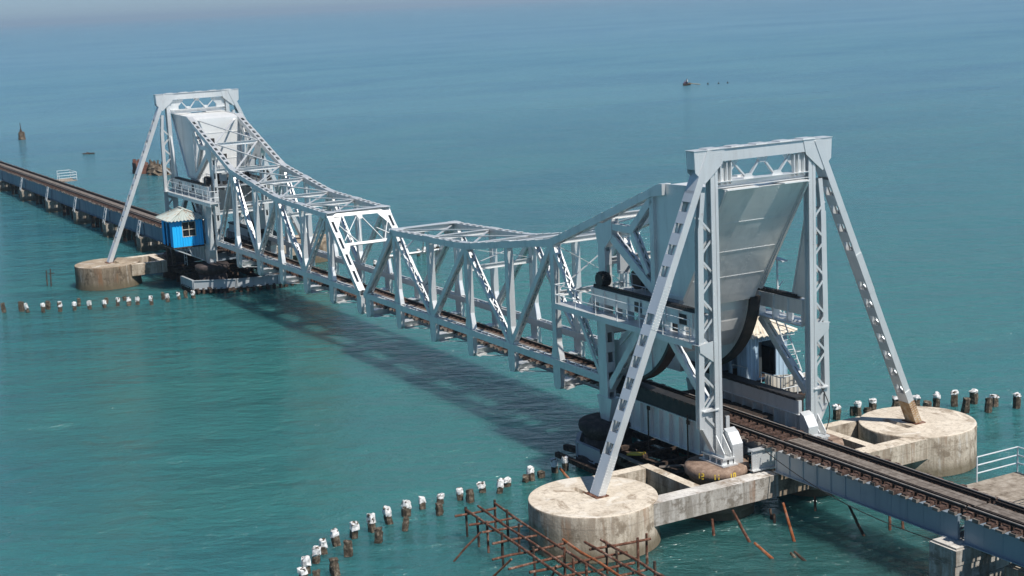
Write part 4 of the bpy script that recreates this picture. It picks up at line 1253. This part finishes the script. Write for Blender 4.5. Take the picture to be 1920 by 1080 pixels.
b = MB(); b.bar((36.6, 4.0, 3.78), (37.4, 4.6, 3.9), 0.5, 0.12); b.bar((36.8, 3.7, 3.78), (37.3, 3.9, 3.85), 0.3, 0.1)
solo(b, 'plank_pile', M['plank'], (37.0, 4.2, 3.74), 'few brownish boards lying at the door of the pale blue cabin', 'boards')
# ladder with safety hoops
root = thing('caged_ladder', 'steep grey ladder with safety hoops rising from the balcony beside the pale cabin', 'ladder', (38.9, 4.5, 3.7))
b = MB()
A0, A1 = Vector((39.2, 4.4, 5.0)), Vector((37.55, 4.25, 8.3))
for d in (-0.24, 0.24): b.cyl(A0 + Vector((0, d, 0)), A1 + Vector((0, d, 0)), 0.035, n=6)
part(b, 'stile', M['rail_grey'], root)
b = MB()
for i in range(14):
    q = A0.lerp(A1, (i + .5) / 14); b.cyl(q - Vector((0, .24, 0)), q + Vector((0, .24, 0)), 0.018, n=5)
part(b, 'rung', M['rail_grey'], root)
b = MB()
for f in (0.3, 0.55, 0.8):
    q = A0.lerp(A1, f)
    pts = [q + Vector((0.42 * math.sin(t) * 1.6, -0.30 * math.cos(t), 0.1 * math.sin(t))) for t in [PI * i / 8 for i in range(9)]]
    for a_, c_ in zip(pts, pts[1:]): b.cyl(a_, c_, 0.018, n=5)
part(b, 'hoop', M['rail_grey'], root)
root = thing('lamp_post', 'thin grey post with a tilted flat lamp, behind the right leg of the near tower', 'lamp post', (38.9, 3.4, 8.1))
b = MB(); b.cyl((38.9, 3.4, 8.1), (38.9, 3.4, 10.9), 0.05, n=8); b.cyl((38.9, 3.4, 9.4), (38.9, 3.75, 9.75), 0.025, n=6); part(b, 'pole', M['rail_grey'], root)
b = MB(); b.bar((38.3, 3.4, 11.0), (39.5, 3.4, 10.86), 0.35, 0.06); part(b, 'lamp_head', M['rail_grey'], root)
# ladder at the blue cabin
b = MB()
for x in (-38.3, -37.6): b.cyl((x, -3.6, 1.6), (x, -3.6, 5.2), 0.04, n=6)
for i in range(9): b.cyl((-38.3, -3.6, 1.9 + i * 0.38), (-37.6, -3.6, 1.9 + i * 0.38), 0.025, n=5)
solo(b, 'steel_ladder', M['rail_grey'], (-38, -3.6, 1.6), 'small white ladder standing left of the blue cabin', 'ladder')
b = MB(); b.box(-39.0, -36.4, -5.2, -3.4, 3.35, 3.45)
for x in (-38.6, -37.0): b.bar((x, -5.0, 1.9), (x, -5.0, 3.4), 0.3, 0.3)
solo(b, 'landing', M['rust_dark'], (-37.7, -4.3, 1.9), 'dark landing deck on stub posts at the back of the blue cabin', 'landing')

# tarpaulin-covered round load standing on the far track
b = MB()
prof = [(-0.95, 3.45), (-0.95, 4.1), (-0.85, 4.45), (-0.6, 4.72), (-0.2, 4.86), (0.3, 4.86), (0.7, 4.72), (0.92, 4.45), (1.0, 4.1), (1.0, 3.45)]
b.ext([(-36.6, 2.6 + y * 0.55, z) for y, z in prof], (5.0, 0, 0))
solo(b, 'covered_load', M['tarp'], (-34, 2.6, 3.45), 'long dark round-topped tarpaulin-like cover beside the rails inside the far leaf', 'cover')

# ------------------------------------------------------------------ refuge platforms beside the approach
def make_refuge(x, y0, y1, z, w, label, l2):
    root = thing('refuge_platform', label, 'platform', (x, y0, z), 'railed refuge platforms')
    b = MB()
    m = 6
    for i in range(m):
        b.box(x - w / 2 + i * w / m + 0.01, x - w / 2 + (i + 1) * w / m - 0.02, y0 + rnd.uniform(-.15, .1), y1 + rnd.uniform(-.12, .12), z - 0.06, z + rnd.uniform(0, 0.015))
    part(b, 'deck', M['deck_board'], root)
    b = MB()
    for xx in (x - w / 2 + 0.15, x + w / 2 - 0.15): b.bar((xx, y0 - 0.6, z - 0.16), (xx, y1 - 0.1, z - 0.16), 0.12, 0.18); b.bar((xx, y0 - 0.6, z - 1.0), (xx, (y0 + y1) / 2, z - 0.2), 0.09, 0.09)
    part(b, 'bracket', M['girder'], root)
    b = MB()
    cs = [(x - w / 2 + 0.05, y0 + 0.9), (x - w / 2 + 0.05, y1 - 0.05), (x + w / 2 - 0.05, y1 - 0.05), (x + w / 2 - 0.05, y0 + 0.3)]
    for c in cs: b.cyl((c[0], c[1], z), (c[0], c[1], z + 1.15), 0.032, n=6)
    for zz in (0.42, 0.78, 1.15):
        for c0, c1 in zip(cs, cs[1:]): b.cyl((c0[0], c0[1], z + zz), (c1[0], c1[1], z + zz), 0.03, n=6)
    part(b, 'railing', M['rail_grey'], root)
    return root
make_refuge(54.3, 2.2, 5.6, 2.85, 3.6, 'plank refuge platform with grey pipe railing at the right edge beside the rails', '')
make_refuge(-113.0, 1.6, 4.3, 2.9, 3.8, 'small white railed refuge platform beside the far approach track', '')
b = MB(); b.box(55.2, 56.4, 5.0, 5.5, 2.87, 3.0); b.bar((55.0, 4.9, 2.95), (56.2, 4.7, 3.0), 0.2, 0.1)
solo(b, 'timber_offcut', M['rust_dark'], (55.6, 5.2, 2.86), 'dark timber offcut lying on the refuge platform at the right edge', 'timber')

# slack cable along the near girder
def cable(pts, r, label, cat):
    b = MB()
    for a_, c_ in zip(pts, pts[1:]): b.cyl(a_, c_, r, n=5)
    return solo(b, cat, M['black'], pts[0], label, 'cable')
pts = []
for i in range(25):
    f = i / 24
    pts.append(Vector((43.9 + f * 11.0, -1.5 - 0.25 * math.sin(f * PI), 3.05 - 1.15 * f - 1.1 * f * (1 - f) * 1.2)))
cable(pts, 0.022, 'thin black cable sagging along the near plate girder down to the white pier', 'slack_cable')
pts = [Vector((45.2, 2.9 + 0.0, 4.2))]
pts = [Vector((42.4, 3.2 + 0.5 * math.sin(i / 10 * PI), 5.0 - 2.6 * i / 10)) for i in range(11)]
cable(pts, 0.025, 'loop of grey cable hanging at the foot of the right lattice leg', 'hanging_cable')

# ------------------------------------------------------------------ pile stubs along the navigation channel
def make_stub(seed, h, capped, wd, c0=0.55):
    r2 = random.Random(seed)
    b = MB()
    n_ = 8; prof = [-0.8, 0.0, h * 0.35, h * 0.6, h * 0.8, h]
    vs = []
    for z in prof:
        for i in range(n_):
            t = 2 * PI * i / n_ + 0.39
            k = wd / 2 * (1.18 if i % 2 == 0 else 1.0) * (1 if z < h * 0.7 else 0.92) + r2.uniform(-0.035, 0.035)
            vs.append((k * math.cos(t), k * math.sin(t), z + (r2.uniform(-0.05, 0.06) if z > 0 else 0)))
    m = len(prof)
    fs = [(j * n_ + i, j * n_ + (i + 1) % n_, (j + 1) * n_ + (i + 1) % n_, (j + 1) * n_ + i) for j in range(m - 1) for i in range(n_)]
    fs += [tuple(range(n_))[::-1], tuple(range((m - 1) * n_, m * n_))]
    b.add(vs, fs)
    o = b.build('pile_stub', M['pile'])
    ORIG[o.name] = Vector((0, 0, 0))
    if capped:
        c0 += r2.uniform(-0.06, 0.1)
        c = MB(); vs = []
        prof = [(h * c0, 1.0), (h * (c0 + 0.05), 1.08), (h * (c0 + 1) / 2, 1.07), (h * 1.0, 0.98), (h * 1.05, 0.6)]
        for z, s in prof:
            for i in range(n_):
                t = 2 * PI * i / n_ + 0.39
                k = wd / 2 * s * (1.16 if i % 2 == 0 else 1.0) + r2.uniform(-0.03, 0.045)
                vs.append((k * math.cos(t), k * math.sin(t), z + r2.uniform(-0.07, 0.06)))
        m = len(prof)
        fs = [(j * n_ + i, j * n_ + (i + 1) % n_, (j + 1) * n_ + (i + 1) % n_, (j + 1) * n_ + i) for j in range(m - 1) for i in range(n_)]
        fs += [tuple(range(n_))[::-1], tuple(range((m - 1) * n_, m * n_))]
        c.add(vs, fs)
        part(c, 'white_cap', M['whitecap'], o)
    return o
def row(lst, capped, lab, grp, wd=0.34, c0=0.55):
    for i, (x, y, h) in enumerate(lst):
        o = make_stub(int(x * 100) % 997 + i, max(h, 0.3), capped, wd, c0)
        o.location = (x, y, 0)
        o.rotation_euler = (rnd.gauss(0, .07), rnd.gauss(0, .07), rnd.uniform(-.5, .5) + 0.2)
        o.scale = (rnd.uniform(.85, 1.15), rnd.uniform(.85, 1.15), 1)
        tag(o, lab % ORD[i + 1], 'pile stub', grp)
row([(38.94, -22.72, 0.63), (38.07, -22.22, 0.74), (37.11, -21.42, 0.72), (36.26, -20.68, 0.66), (35.6, -19.8, 0.74), (35.17, -18.73, 0.75), (34.94, -17.7, 0.83), (34.37, -16.56, 0.82), (33.87, -15.45, 0.74), (33.37, -14.3, 0.56), (33.18, -13.25, 0.45), (33.29, -12.17, 0.55), (32.94, -10.71, 0.48), (33.56, -10.08, 0.67), (32.84, -9.27, 0.39), (32.74, -7.8, 0.67), (32.42, -6.16, 0.71), (32.42, -5.54, 0.72)],
    True, '%s white-topped pile stub from the bottom edge in the row left of the scaffold', 'white-topped stubs left of the near drum')
row([(39.63, -22.42, 0.62), (39.06, -21.31, 0.72), (37.2, -19.88, 0.72), (36.41, -18.05, 0.7), (35.69, -16.34, 0.57), (34.67, -14.03, 0.55), (33.88, -11.95, 0.64), (32.79, -8.14, 0.31), (32.63, -7.13, 0.22)],
    False, '%s bare brown pile stub from the bottom edge, beside the white-topped row', 'bare stubs left of the near drum')
row([(-33.41, -19.05, 0.78), (-32.44, -17.97, 0.78), (-31.7, -16.71, 0.86), (-31.41, -15.57, 0.71), (-31.03, -14.4, 0.69), (-30.65, -13.21, 0.64), (-30.67, -12.08, 0.69), (-30.23, -11.22, 0.69), (-29.98, -10.55, 0.66), (-29.1, -9.59, 0.75), (-29.47, -8.05, 0.67), (-29.88, -6.92, 0.62), (-29.53, -5.74, 0.67)],
    True, '%s white-topped pile stub from the left in the row before the far brown drum', 'white-topped stubs by the far drum')
row([(-34.91, -20.72, 0.85), (-34.42, -19.43, 0.83), (-34.28, -19.28, 0.79), (-33.58, -17.32, 0.73), (-33.14, -14.8, 0.65), (-32.52, -12.57, 0.49), (-32.92, -10.84, 0.35), (-30.9, -8.03, 0.6), (-30.28, -6.16, 0.57)],
    False, '%s bare dark pile stub from the left among the row before the far brown drum', 'bare stubs by the far drum')
row([(33.76, 11.66, 0.84), (33.92, 13.11, 0.82), (33.86, 14.3, 0.74), (34.34, 15.54, 0.77), (34.65, 16.88, 0.66), (35.48, 17.59, 0.88), (35.85, 18.69, 0.86), (36.1, 19.98, 0.78), (37.25, 20.42, 0.63), (38.29, 21.06, 0.84)],
    True, '%s white-topped pile stub from the left in the row behind the right drum', 'white-topped stubs behind the right drum', 0.37, 0.80)
row([(33.67, 12.99, 0.46), (33.81, 13.92, 0.33), (35.32, 17.07, 0.44), (37.2, 18.13, 0.87), (37.87, 19.27, 0.81)],
    False, '%s bare dark pile stub from the left in the row behind the right drum', 'bare stubs behind the right drum', 0.40)
row([(-35.47, 18.94, 0.64), (-36.68, 20.15, 0.55), (-37.57, 21.75, 0.5), (-38.44, 22.57, 0.35), (-31.0, 8.0, 0.6), (-31.8, 10.6, 0.6), (-32.6, 13.0, 0.6), (-33.8, 15.6, 0.6)],
    True, '%s white-topped pile stub seen through the truss beyond the bridge joint', 'white-topped stubs beyond the truss')

# ------------------------------------------------------------------ rusty scaffold at the near drum
root = thing('rusty_scaffold', 'rusty grid of old steel pipes on posts in the water beside the near drum', 'scaffold', (43.0, -14.0, -0.5))
Z = 1.25
def pole(p0, p1, name, mat, r=0.055):
    b = MB(); p0 = Vector(p0); p1 = Vector(p1); q = p0; m = 4 if (p1 - p0).length > 3 else 2
    for i in range(m):
        q2 = p0.lerp(p1, (i + 1) / m)
        if i < m - 1: q2 = q2 + Vector((rnd.uniform(-.05, .05), rnd.uniform(-.05, .05), rnd.uniform(-.05, .04)))
        d = (q2 - q).normalized()
        b.cyl(q - d * 0.03, q2 + d * 0.03, r * rnd.uniform(0.85, 1.1), r * rnd.uniform(0.85, 1.1), 7); q = q2
    part(b, name, mat, root)
longs = [((38.18, -14.38), (48.6, -15.05)), ((38.13, -13.68), (49.5, -14.45)), ((38.25, -12.87), (50.0, -13.76)), ((44.3, -12.83), (50.6, -13.2)), ((45.08, -12.22), (50.8, -12.43)), ((45.27, -11.52), (51.0, -11.82))]
for i, (a_, c_) in enumerate(longs):
    pole((a_[0], a_[1], Z + 0.06), (c_[0], c_[1], Z + 0.06 + rnd.uniform(-.05, .05)), 'long_pipe', M['rust'] if i not in (1, 3) else M['rust_orange'] if i == 3 else M['rust'], 0.062)
for (a_, c_) in (((38.45, -15.04), (38.61, -13.04)), ((39.9, -15.08), (40.29, -12.96)), ((41.1, -15.05), (41.46, -13.25)), ((42.63, -15.38), (42.88, -13.36)), ((44.29, -16.29), (44.44, -12.86)), ((45.64, -16.27), (45.69, -13.73)),
                 ((45.72, -12.37), (46.17, -9.61)), ((46.47, -15.75), (46.91, -11.31)), ((47.65, -15.02), (48.11, -11.72)), ((48.94, -12.98), (49.02, -11.74)), ((49.4, -15.4), (49.9, -11.7))):
    pole((a_[0], a_[1], Z - 0.05), (c_[0], c_[1], Z - 0.05), 'cross_pipe', M['rust'], 0.055)
for (x, y) in ((38.2, -14.37), (39.72, -14.59), (40.64, -14.58), (38.2, -12.85), (39.88, -13.13), (42.54, -14.86), (41.62, -13.51), (44.51, -14.45), (45.52, -13.52), (45.8, -11.59), (47.04, -11.89), (46.48, -10.45), (45.96, -9.65), (49.26, -11.5), (46.73, -13.82), (47.89, -13.91), (49.0, -14.4)):
    pole((x + rnd.uniform(-.04, .04), y, -0.6), (x, y, Z + rnd.uniform(0.1, 0.32)), 'post', M['rust_dark'] if rnd.random() < .6 else M['rust'], 0.06)
for p0, p1, m_ in (((41.16, -15.19, Z), (40.6, -16.4, -0.1), 'rust'), ((44.86, -15.73, Z), (43.8, -16.1, 0.2), 'rust_orange'), ((46.64, -14.58, Z), (45.31, -14.15, 0.1), 'rust')):
    pole(p0, p1, 'brace', M[m_], 0.05)

# bent and broken rods around the near tower
rods = [((44.78, -5.22), (44.64, -5.18, 0.73), 'rust', 'short upright rusty rod in the water below the whitewashed beam'),
        ((46.41, -4.45), (45.84, -4.93, 1.43), 'rust', 'long leaning reddish rod rising toward the whitewashed beam'),
        ((48.55, -4.92), (48.08, -5.5, 0.7), 'rust_orange', 'broken orange-tipped rod lying low in the water, below the leaning reddish rod'),
        ((47.5, -2.82), (47.02, -3.03, 1.7), 'rust_orange', 'tall leaning rusty rod with an orange side between the beam and the girder'),
        ((49.06, -4.08), (48.94, -4.22, 0.23), 'pile', 'small pale stub of a broken pile awash next to a dark one'),
        ((49.57, -3.97), (49.3, -4.31, 0.4), 'rust_dark', 'short dark broken pile lying low in the water beside a pale stub'),
        ((44.97, 0.56), (44.86, 0.63, 0.65), 'rust_dark', 'thin dark post in the shade under the near girder'),
        ((44.62, -1.79), (44.53, -1.76, 0.47), 'rust_dark', 'low dark post under the end of the whitewashed beam, left of a pair'),
        ((45.14, -2.01), (45.07, -1.97, 0.42), 'rust_dark', 'low dark post under the end of the whitewashed beam, right of a pair'),
        ((48.79, 0.1), (48.27, -0.31, 1.35), 'rust_dark', 'dark leaning rod below the middle of the near girder'),
        ((48.92, 1.5), (48.8, 1.61, 0.83), 'rust', 'upright rusty rod below the near girder, left of a thinner one'),
        ((49.18, 2.05), (49.09, 2.1, 0.54), 'rust', 'thin brown rod standing below the near girder close to the white pier'),
        ((33.67, -6.11), (33.36, -6.45, 0.55), 'rust_orange', 'red rod leaning on a pile stub behind the near drum'),
        ((-45.78, -14.65), (-46.04, -14.56, 1.42), 'rust_dark', 'left one of two thin dark posts left of the far brown drum'),
        ((-45.12, -14.45), (-45.39, -14.31, 1.63), 'rust_dark', 'right one of two thin dark posts left of the far brown drum, with a crosspiece')]
for i, (p0, p1, m_, l) in enumerate(rods):
    b = MB()
    a_ = Vector((p0[0], p0[1], 0)); c_ = Vector(p1); d = (c_ - a_).normalized()
    r_ = 0.075 if i < 13 else 0.07
    b.cyl(a_ - d * 0.4, a_.lerp(c_, 0.5) + Vector((rnd.uniform(-.02, .02), rnd.uniform(-.02, .02), 0)), r_, r_ * 0.9, 7); b.cyl(a_.lerp(c_, 0.5), c_, r_ * 0.9, r_ * 0.75, 7)
    if i == 14: b.bar(c_ + Vector((-.15, -.25, -.5)), c_ + Vector((.15, .3, -.45)), 0.07, 0.07)
    solo(b, 'broken_rod', M[m_], a_, l, 'rod', 'broken rods and posts in the water')

# ------------------------------------------------------------------ far things on the water
def lump(b, c, r, h, seed, n=14, k=5):
    r2 = random.Random(seed); vs = []
    for j in range(k + 1):
        f = j / k
        for i in range(n):
            t = 2 * PI * i / n
            q = (1 - f ** 2.2) ** 0.5 if j < k else 0.15
            s = q * (1 + r2.uniform(-0.22, 0.18))
            vs.append((c[0] + r[0] * s * math.cos(t), c[1] + r[1] * s * math.sin(t), c[2] + h * f * (1 + r2.uniform(-0.12, 0.1)) if j else c[2]))
    fs = [(j * n + i, j * n + (i + 1) % n, (j + 1) * n + (i + 1) % n, (j + 1) * n + i) for j in range(k) for i in range(n)]
    fs += [tuple(range(n))[::-1], tuple(range(k * n, (k + 1) * n))]
    b.add(vs, fs)
root = thing('ruined_pier', 'ruined masonry pier with a broken brick block, in the sea behind the far raking leg', 'ruin', (-139, 21.5, -0.5))
b = MB()
rough_block(b, -142.2, -139.6, 20.2, 22.3, -0.6, 1.75, 0.3, 4)
for i in range(9): b.box(-142 + i * .25, -141.8 + i * .25, 20.4 + (i % 3) * .5, 20.9 + (i % 3) * .5, 1.7, 1.8 + rnd.uniform(0.1, .5))
part(b, 'brick_block', M['brick'], root)
b = MB(); lump(b, (-137.5, 23.1, -0.4), (2.9, 1.7), 1.9, 3); lump(b, (-136.2, 24.2, -0.4), (2.2, 1.2), 1.2, 5); lump(b, (-138.6, 22.6, 0.6), (1.3, 0.9), 1.25, 8)
part(b, 'rubble_mound', M['rubble'], root)
b = MB()
for i in range(7):
    x, y = -138.6 + rnd.uniform(-1.2, 1.8), 22.8 + rnd.uniform(-.8, .8); b.bar((x, y, 1.0), (x + rnd.uniform(-.2, .2), y + rnd.uniform(-.2, .2), 2.0 + rnd.uniform(-.2, .35)), 0.22, 0.22)
part(b, 'stump', M['rubble'], root)

root = thing('beacon_stump', 'small brick beacon stump with an iron spike in the open sea at the upper left', 'beacon', (-234.8, 22.4, -0.5))
b = MB(); b.lathe([(0.8, -0.6), (0.75, 0.3), (0.66, 0.5), (0.64, 1.55), (0.5, 1.7)], -234.8, 22.4, 14, 0.06); part(b, 'stump', M['rubble'], root)
b = MB(); b.cyl((-234.8, 22.3, 1.7), (-234.8, 22.3, 2.3), 0.3, 0.14, 8); b.cyl((-234.8, 22.3, 2.3), (-234.9, 22.3, 3.6), 0.09, 0.05, 6); part(b, 'spike', M['rust_dark'], root)
b = MB(); b.bar((-186.0, 23.2, 0.02), (-184.6, 25.0, 0.08), 0.35, 0.25); lump(b, (-185.4, 24.0, -0.1), (0.6, 0.5), 0.4, 4)
solo(b, 'drift_log', M['rust_dark'], (-185.4, 24.0, 0), 'dark log drifting in the sea left of the ruined pier', 'log')

# fishing boat with people and net floats
bx, by = -233.7, 194.4
hd = Vector((0.49, 0.87, 0)).normalized(); sd_ = Vector((-hd.y, hd.x, 0))
root = thing('fishing_boat', 'tiny wooden fishing boat with a yellow outrigger pole, far out at the upper right', 'boat', (bx, by, 0))
hx, sx_ = hd, sd_
hd = (hx * 0.72 + sx_ * 0.7).normalized(); sd_ = Vector((-hd.y, hd.x, 0))
b = MB(); vs = []; n_ = 9
for i in range(n_):
    f = i / (n_ - 1); s = math.sin(PI * min(max(f, 0.04), 0.96)) ** 0.6
    c = Vector((bx, by, 0)) + hd * ((f - 0.5) * 3.0); sh = 0.45 + 0.5 * (2 * f - 1) ** 2 * 0.5
    for (w_, z) in ((0.62 * s, sh), (0.35 * s, -0.1), (-0.35 * s, -0.1), (-0.62 * s, sh), (-0.45 * s, sh), (-0.28 * s, 0.08), (0.28 * s, 0.08), (0.45 * s, sh)):
        vs.append(c + sd_ * w_ + Vector((0, 0, z)))
fs = [(j * 8 + i, j * 8 + (i + 1) % 8, (j + 1) * 8 + (i + 1) % 8, (j + 1) * 8 + i) for j in range(n_ - 1) for i in range(8)]
fs += [tuple(range(8))[::-1], tuple(range((n_ - 1) * 8, n_ * 8))]
b.add(vs, fs); part(b, 'hull', M['rust_dark'], root)
b = MB()
for f in (-0.8, 0.0, 0.8): b.bar(Vector((bx, by, 0.36)) + hd * f - sd_ * 0.45, Vector((bx, by, 0.36)) + hd * f + sd_ * 0.45, 0.05, 0.25, (0, 0, 1))
part(b, 'thwart', M['wood'], root)
b = MB(); b.cyl(Vector((bx, by, 0.5)) + hx * 0.4, Vector((bx, by, 0.12)) + hx * 3.6, 0.09, n=6); b.cyl(Vector((bx, by, 0.4)) + hx * 0.5 + sx_ * 0.3, Vector((bx, by, 0.1)) + hx * 3.2 + sx_ * 0.2, 0.06, n=6)
part(b, 'outrigger_pole', M['wood'], root)
def person(pos, face, shirt, label, stand, arm):
    """one continuous skinned figure"""
    up = Vector((0, 0, 1)); rt = Vector((face.y, -face.x, 0)); p = Vector(pos)
    J = {}
    hip = 0.92 if stand else 0.28
    def at(f, r, u): return p + face * f + rt * r + up * u
    J['pel'] = at(0, 0, hip); J['chest'] = at(0.05, 0, hip + 0.38); J['neck'] = at(0.06, 0, hip + 0.55); J['head'] = at(0.09, 0, hip + 0.66); J['top'] = at(0.09, 0, hip + 0.80)
    E_ = [('pel', 'chest'), ('chest', 'neck'), ('neck', 'head'), ('head', 'top')]
    R = {'pel': .15, 'chest': .16, 'neck': .065, 'head': .10, 'top': .075}
    for sgn, k in ((-1, 'l'), (1, 'r')):
        J['sh' + k] = at(0.04, sgn * .2, hip + .48); J['el' + k] = at(0.12 + arm * .1, sgn * .27, hip + .24); J['wr' + k] = at(0.30 + arm * .15, sgn * .2, hip + .12 + arm * .25); J['ha' + k] = at(0.38 + arm * .15, sgn * .18, hip + .12 + arm * .28)
        J['hi' + k] = at(0, sgn * .1, hip - .05)
        if stand: J['kn' + k] = at(0.03, sgn * .12, .47); J['an' + k] = at(0, sgn * .13, .06); J['to' + k] = at(.16, sgn * .14, .03)
        else: J['kn' + k] = at(.4, sgn * .16, .30); J['an' + k] = at(.42, sgn * .14, -.1); J['to' + k] = at(.55, sgn * .15, -.12)
        E_ += [('chest', 'sh' + k), ('sh' + k, 'el' + k), ('el' + k, 'wr' + k), ('wr' + k, 'ha' + k), ('pel', 'hi' + k), ('hi' + k, 'kn' + k), ('kn' + k, 'an' + k), ('an' + k, 'to' + k)]
        R.update({'sh' + k: .07, 'el' + k: .05, 'wr' + k: .035, 'ha' + k: .035, 'hi' + k: .1, 'kn' + k: .065, 'an' + k: .045, 'to' + k: .035})
    ks = list(J); me = bpy.data.meshes.new('person')
    me.from_pydata([J[k] - p for k in ks], [(ks.index(a_), ks.index(c_)) for a_, c_ in E_], [])
    o = bpy.data.objects.new('person', me); COL.objects.link(o)
    md = o.modifiers.new('skin', 'SKIN'); o.modifiers.new('sub', 'SUBSURF').levels = 1
    for i, k in enumerate(ks):
        sv = me.skin_vertices[0].data[i]; sv.radius = (R[k], R[k]); sv.use_root = (k == 'pel')
    dg = bpy.context.evaluated_depsgraph_get()
    m2 = bpy.data.meshes.new_from_object(o.evaluated_get(dg)); o.modifiers.clear(); o.data = m2
    m2.materials.clear(); m2.materials.append(M['skin']); m2.materials.append(M[shirt]); m2.materials.append(M['shirt_dark'])
    for q in m2.polygons:
        q.use_smooth = True
        z = q.center.z; lateral = abs(q.center.dot(rt))
        q.material_index = 0
        if hip + .0 < z < hip + .53 and lateral < .26: q.material_index = 1
        elif .12 < z <= hip + .02 and stand or (not stand and z < hip + .06 and z > -.05): q.material_index = 2
        if z > hip + .70: q.material_index = 2
    o.location = p
    ORIG[o.name] = p
    return tag(o, label, 'person', 'people in the fishing boat')
person(Vector((bx, by, 0.10)) - hd * 0.1, hx, 'shirt_dark', 'person in dark clothes standing in the middle of the tiny fishing boat', True, 0.4)
person(Vector((bx, by, 0.20)) - hx * 0.55 + hd * 0.4, hx, 'shirt_dark', 'person in dark clothes crouched at the left end of the tiny fishing boat', False, 0.2)
person(Vector((bx, by, 0.10)) + hx * 0.45 - hd * 0.5, -hx, 'shirt_white', 'person in a white shirt bending at the right end of the tiny fishing boat', True, 0.0)
person(Vector((bx, by, 0.30)) + hx * 0.1 - hd * 0.95, -hx, 'shirt_purple', 'person in a purple top seated in the middle of the tiny fishing boat', False, 0.3)
for d_, s_, z_, l in ((5.6, 0.2, 0.28, 'dark net float nearest the fishing boat'), (8.4, 0.1, 0.25, 'dark net float, second from the fishing boat'), (10.9, 0.9, 0.3, 'dark net float farthest from the fishing boat')):
    c = Vector((bx, by, 0)) + hx * d_ + sx_ * s_
    b = MB(); b.lathe([(0.06, -0.15), (0.22, -0.05), (0.26, 0.1), (0.2, 0.25), (0.05, 0.33)], c.x, c.y, 10); b.cyl((c.x, c.y, 0.3), (c.x + .05, c.y, 0.62), 0.04, n=5)
    solo(b, 'net_float', M['black'], (c.x, c.y, 0), l, 'float', 'floats of the fishing net', smooth=True)

# ------------------------------------------------------------------ sea haze
b = MB(); b.box(-90000, 90000, -90000, 90000, -40, 60)
hz = bpy.data.materials.new('sea_haze'); hz.use_nodes = True
t = hz.node_tree; t.nodes.clear()
pv = t.nodes.new("ShaderNodeVolumePrincipled")
pv.inputs['Color'].default_value = (0.66, 0.85, 1.0, 1)
pv.inputs['Density'].default_value = 0.00014
pv.inputs['Anisotropy'].default_value = 0.2
mo = t.nodes.new("ShaderNodeOutputMaterial")
t.links.new(pv.outputs[0], mo.inputs['Volume'])
tag(b.build('haze', hz), kind='stuff')
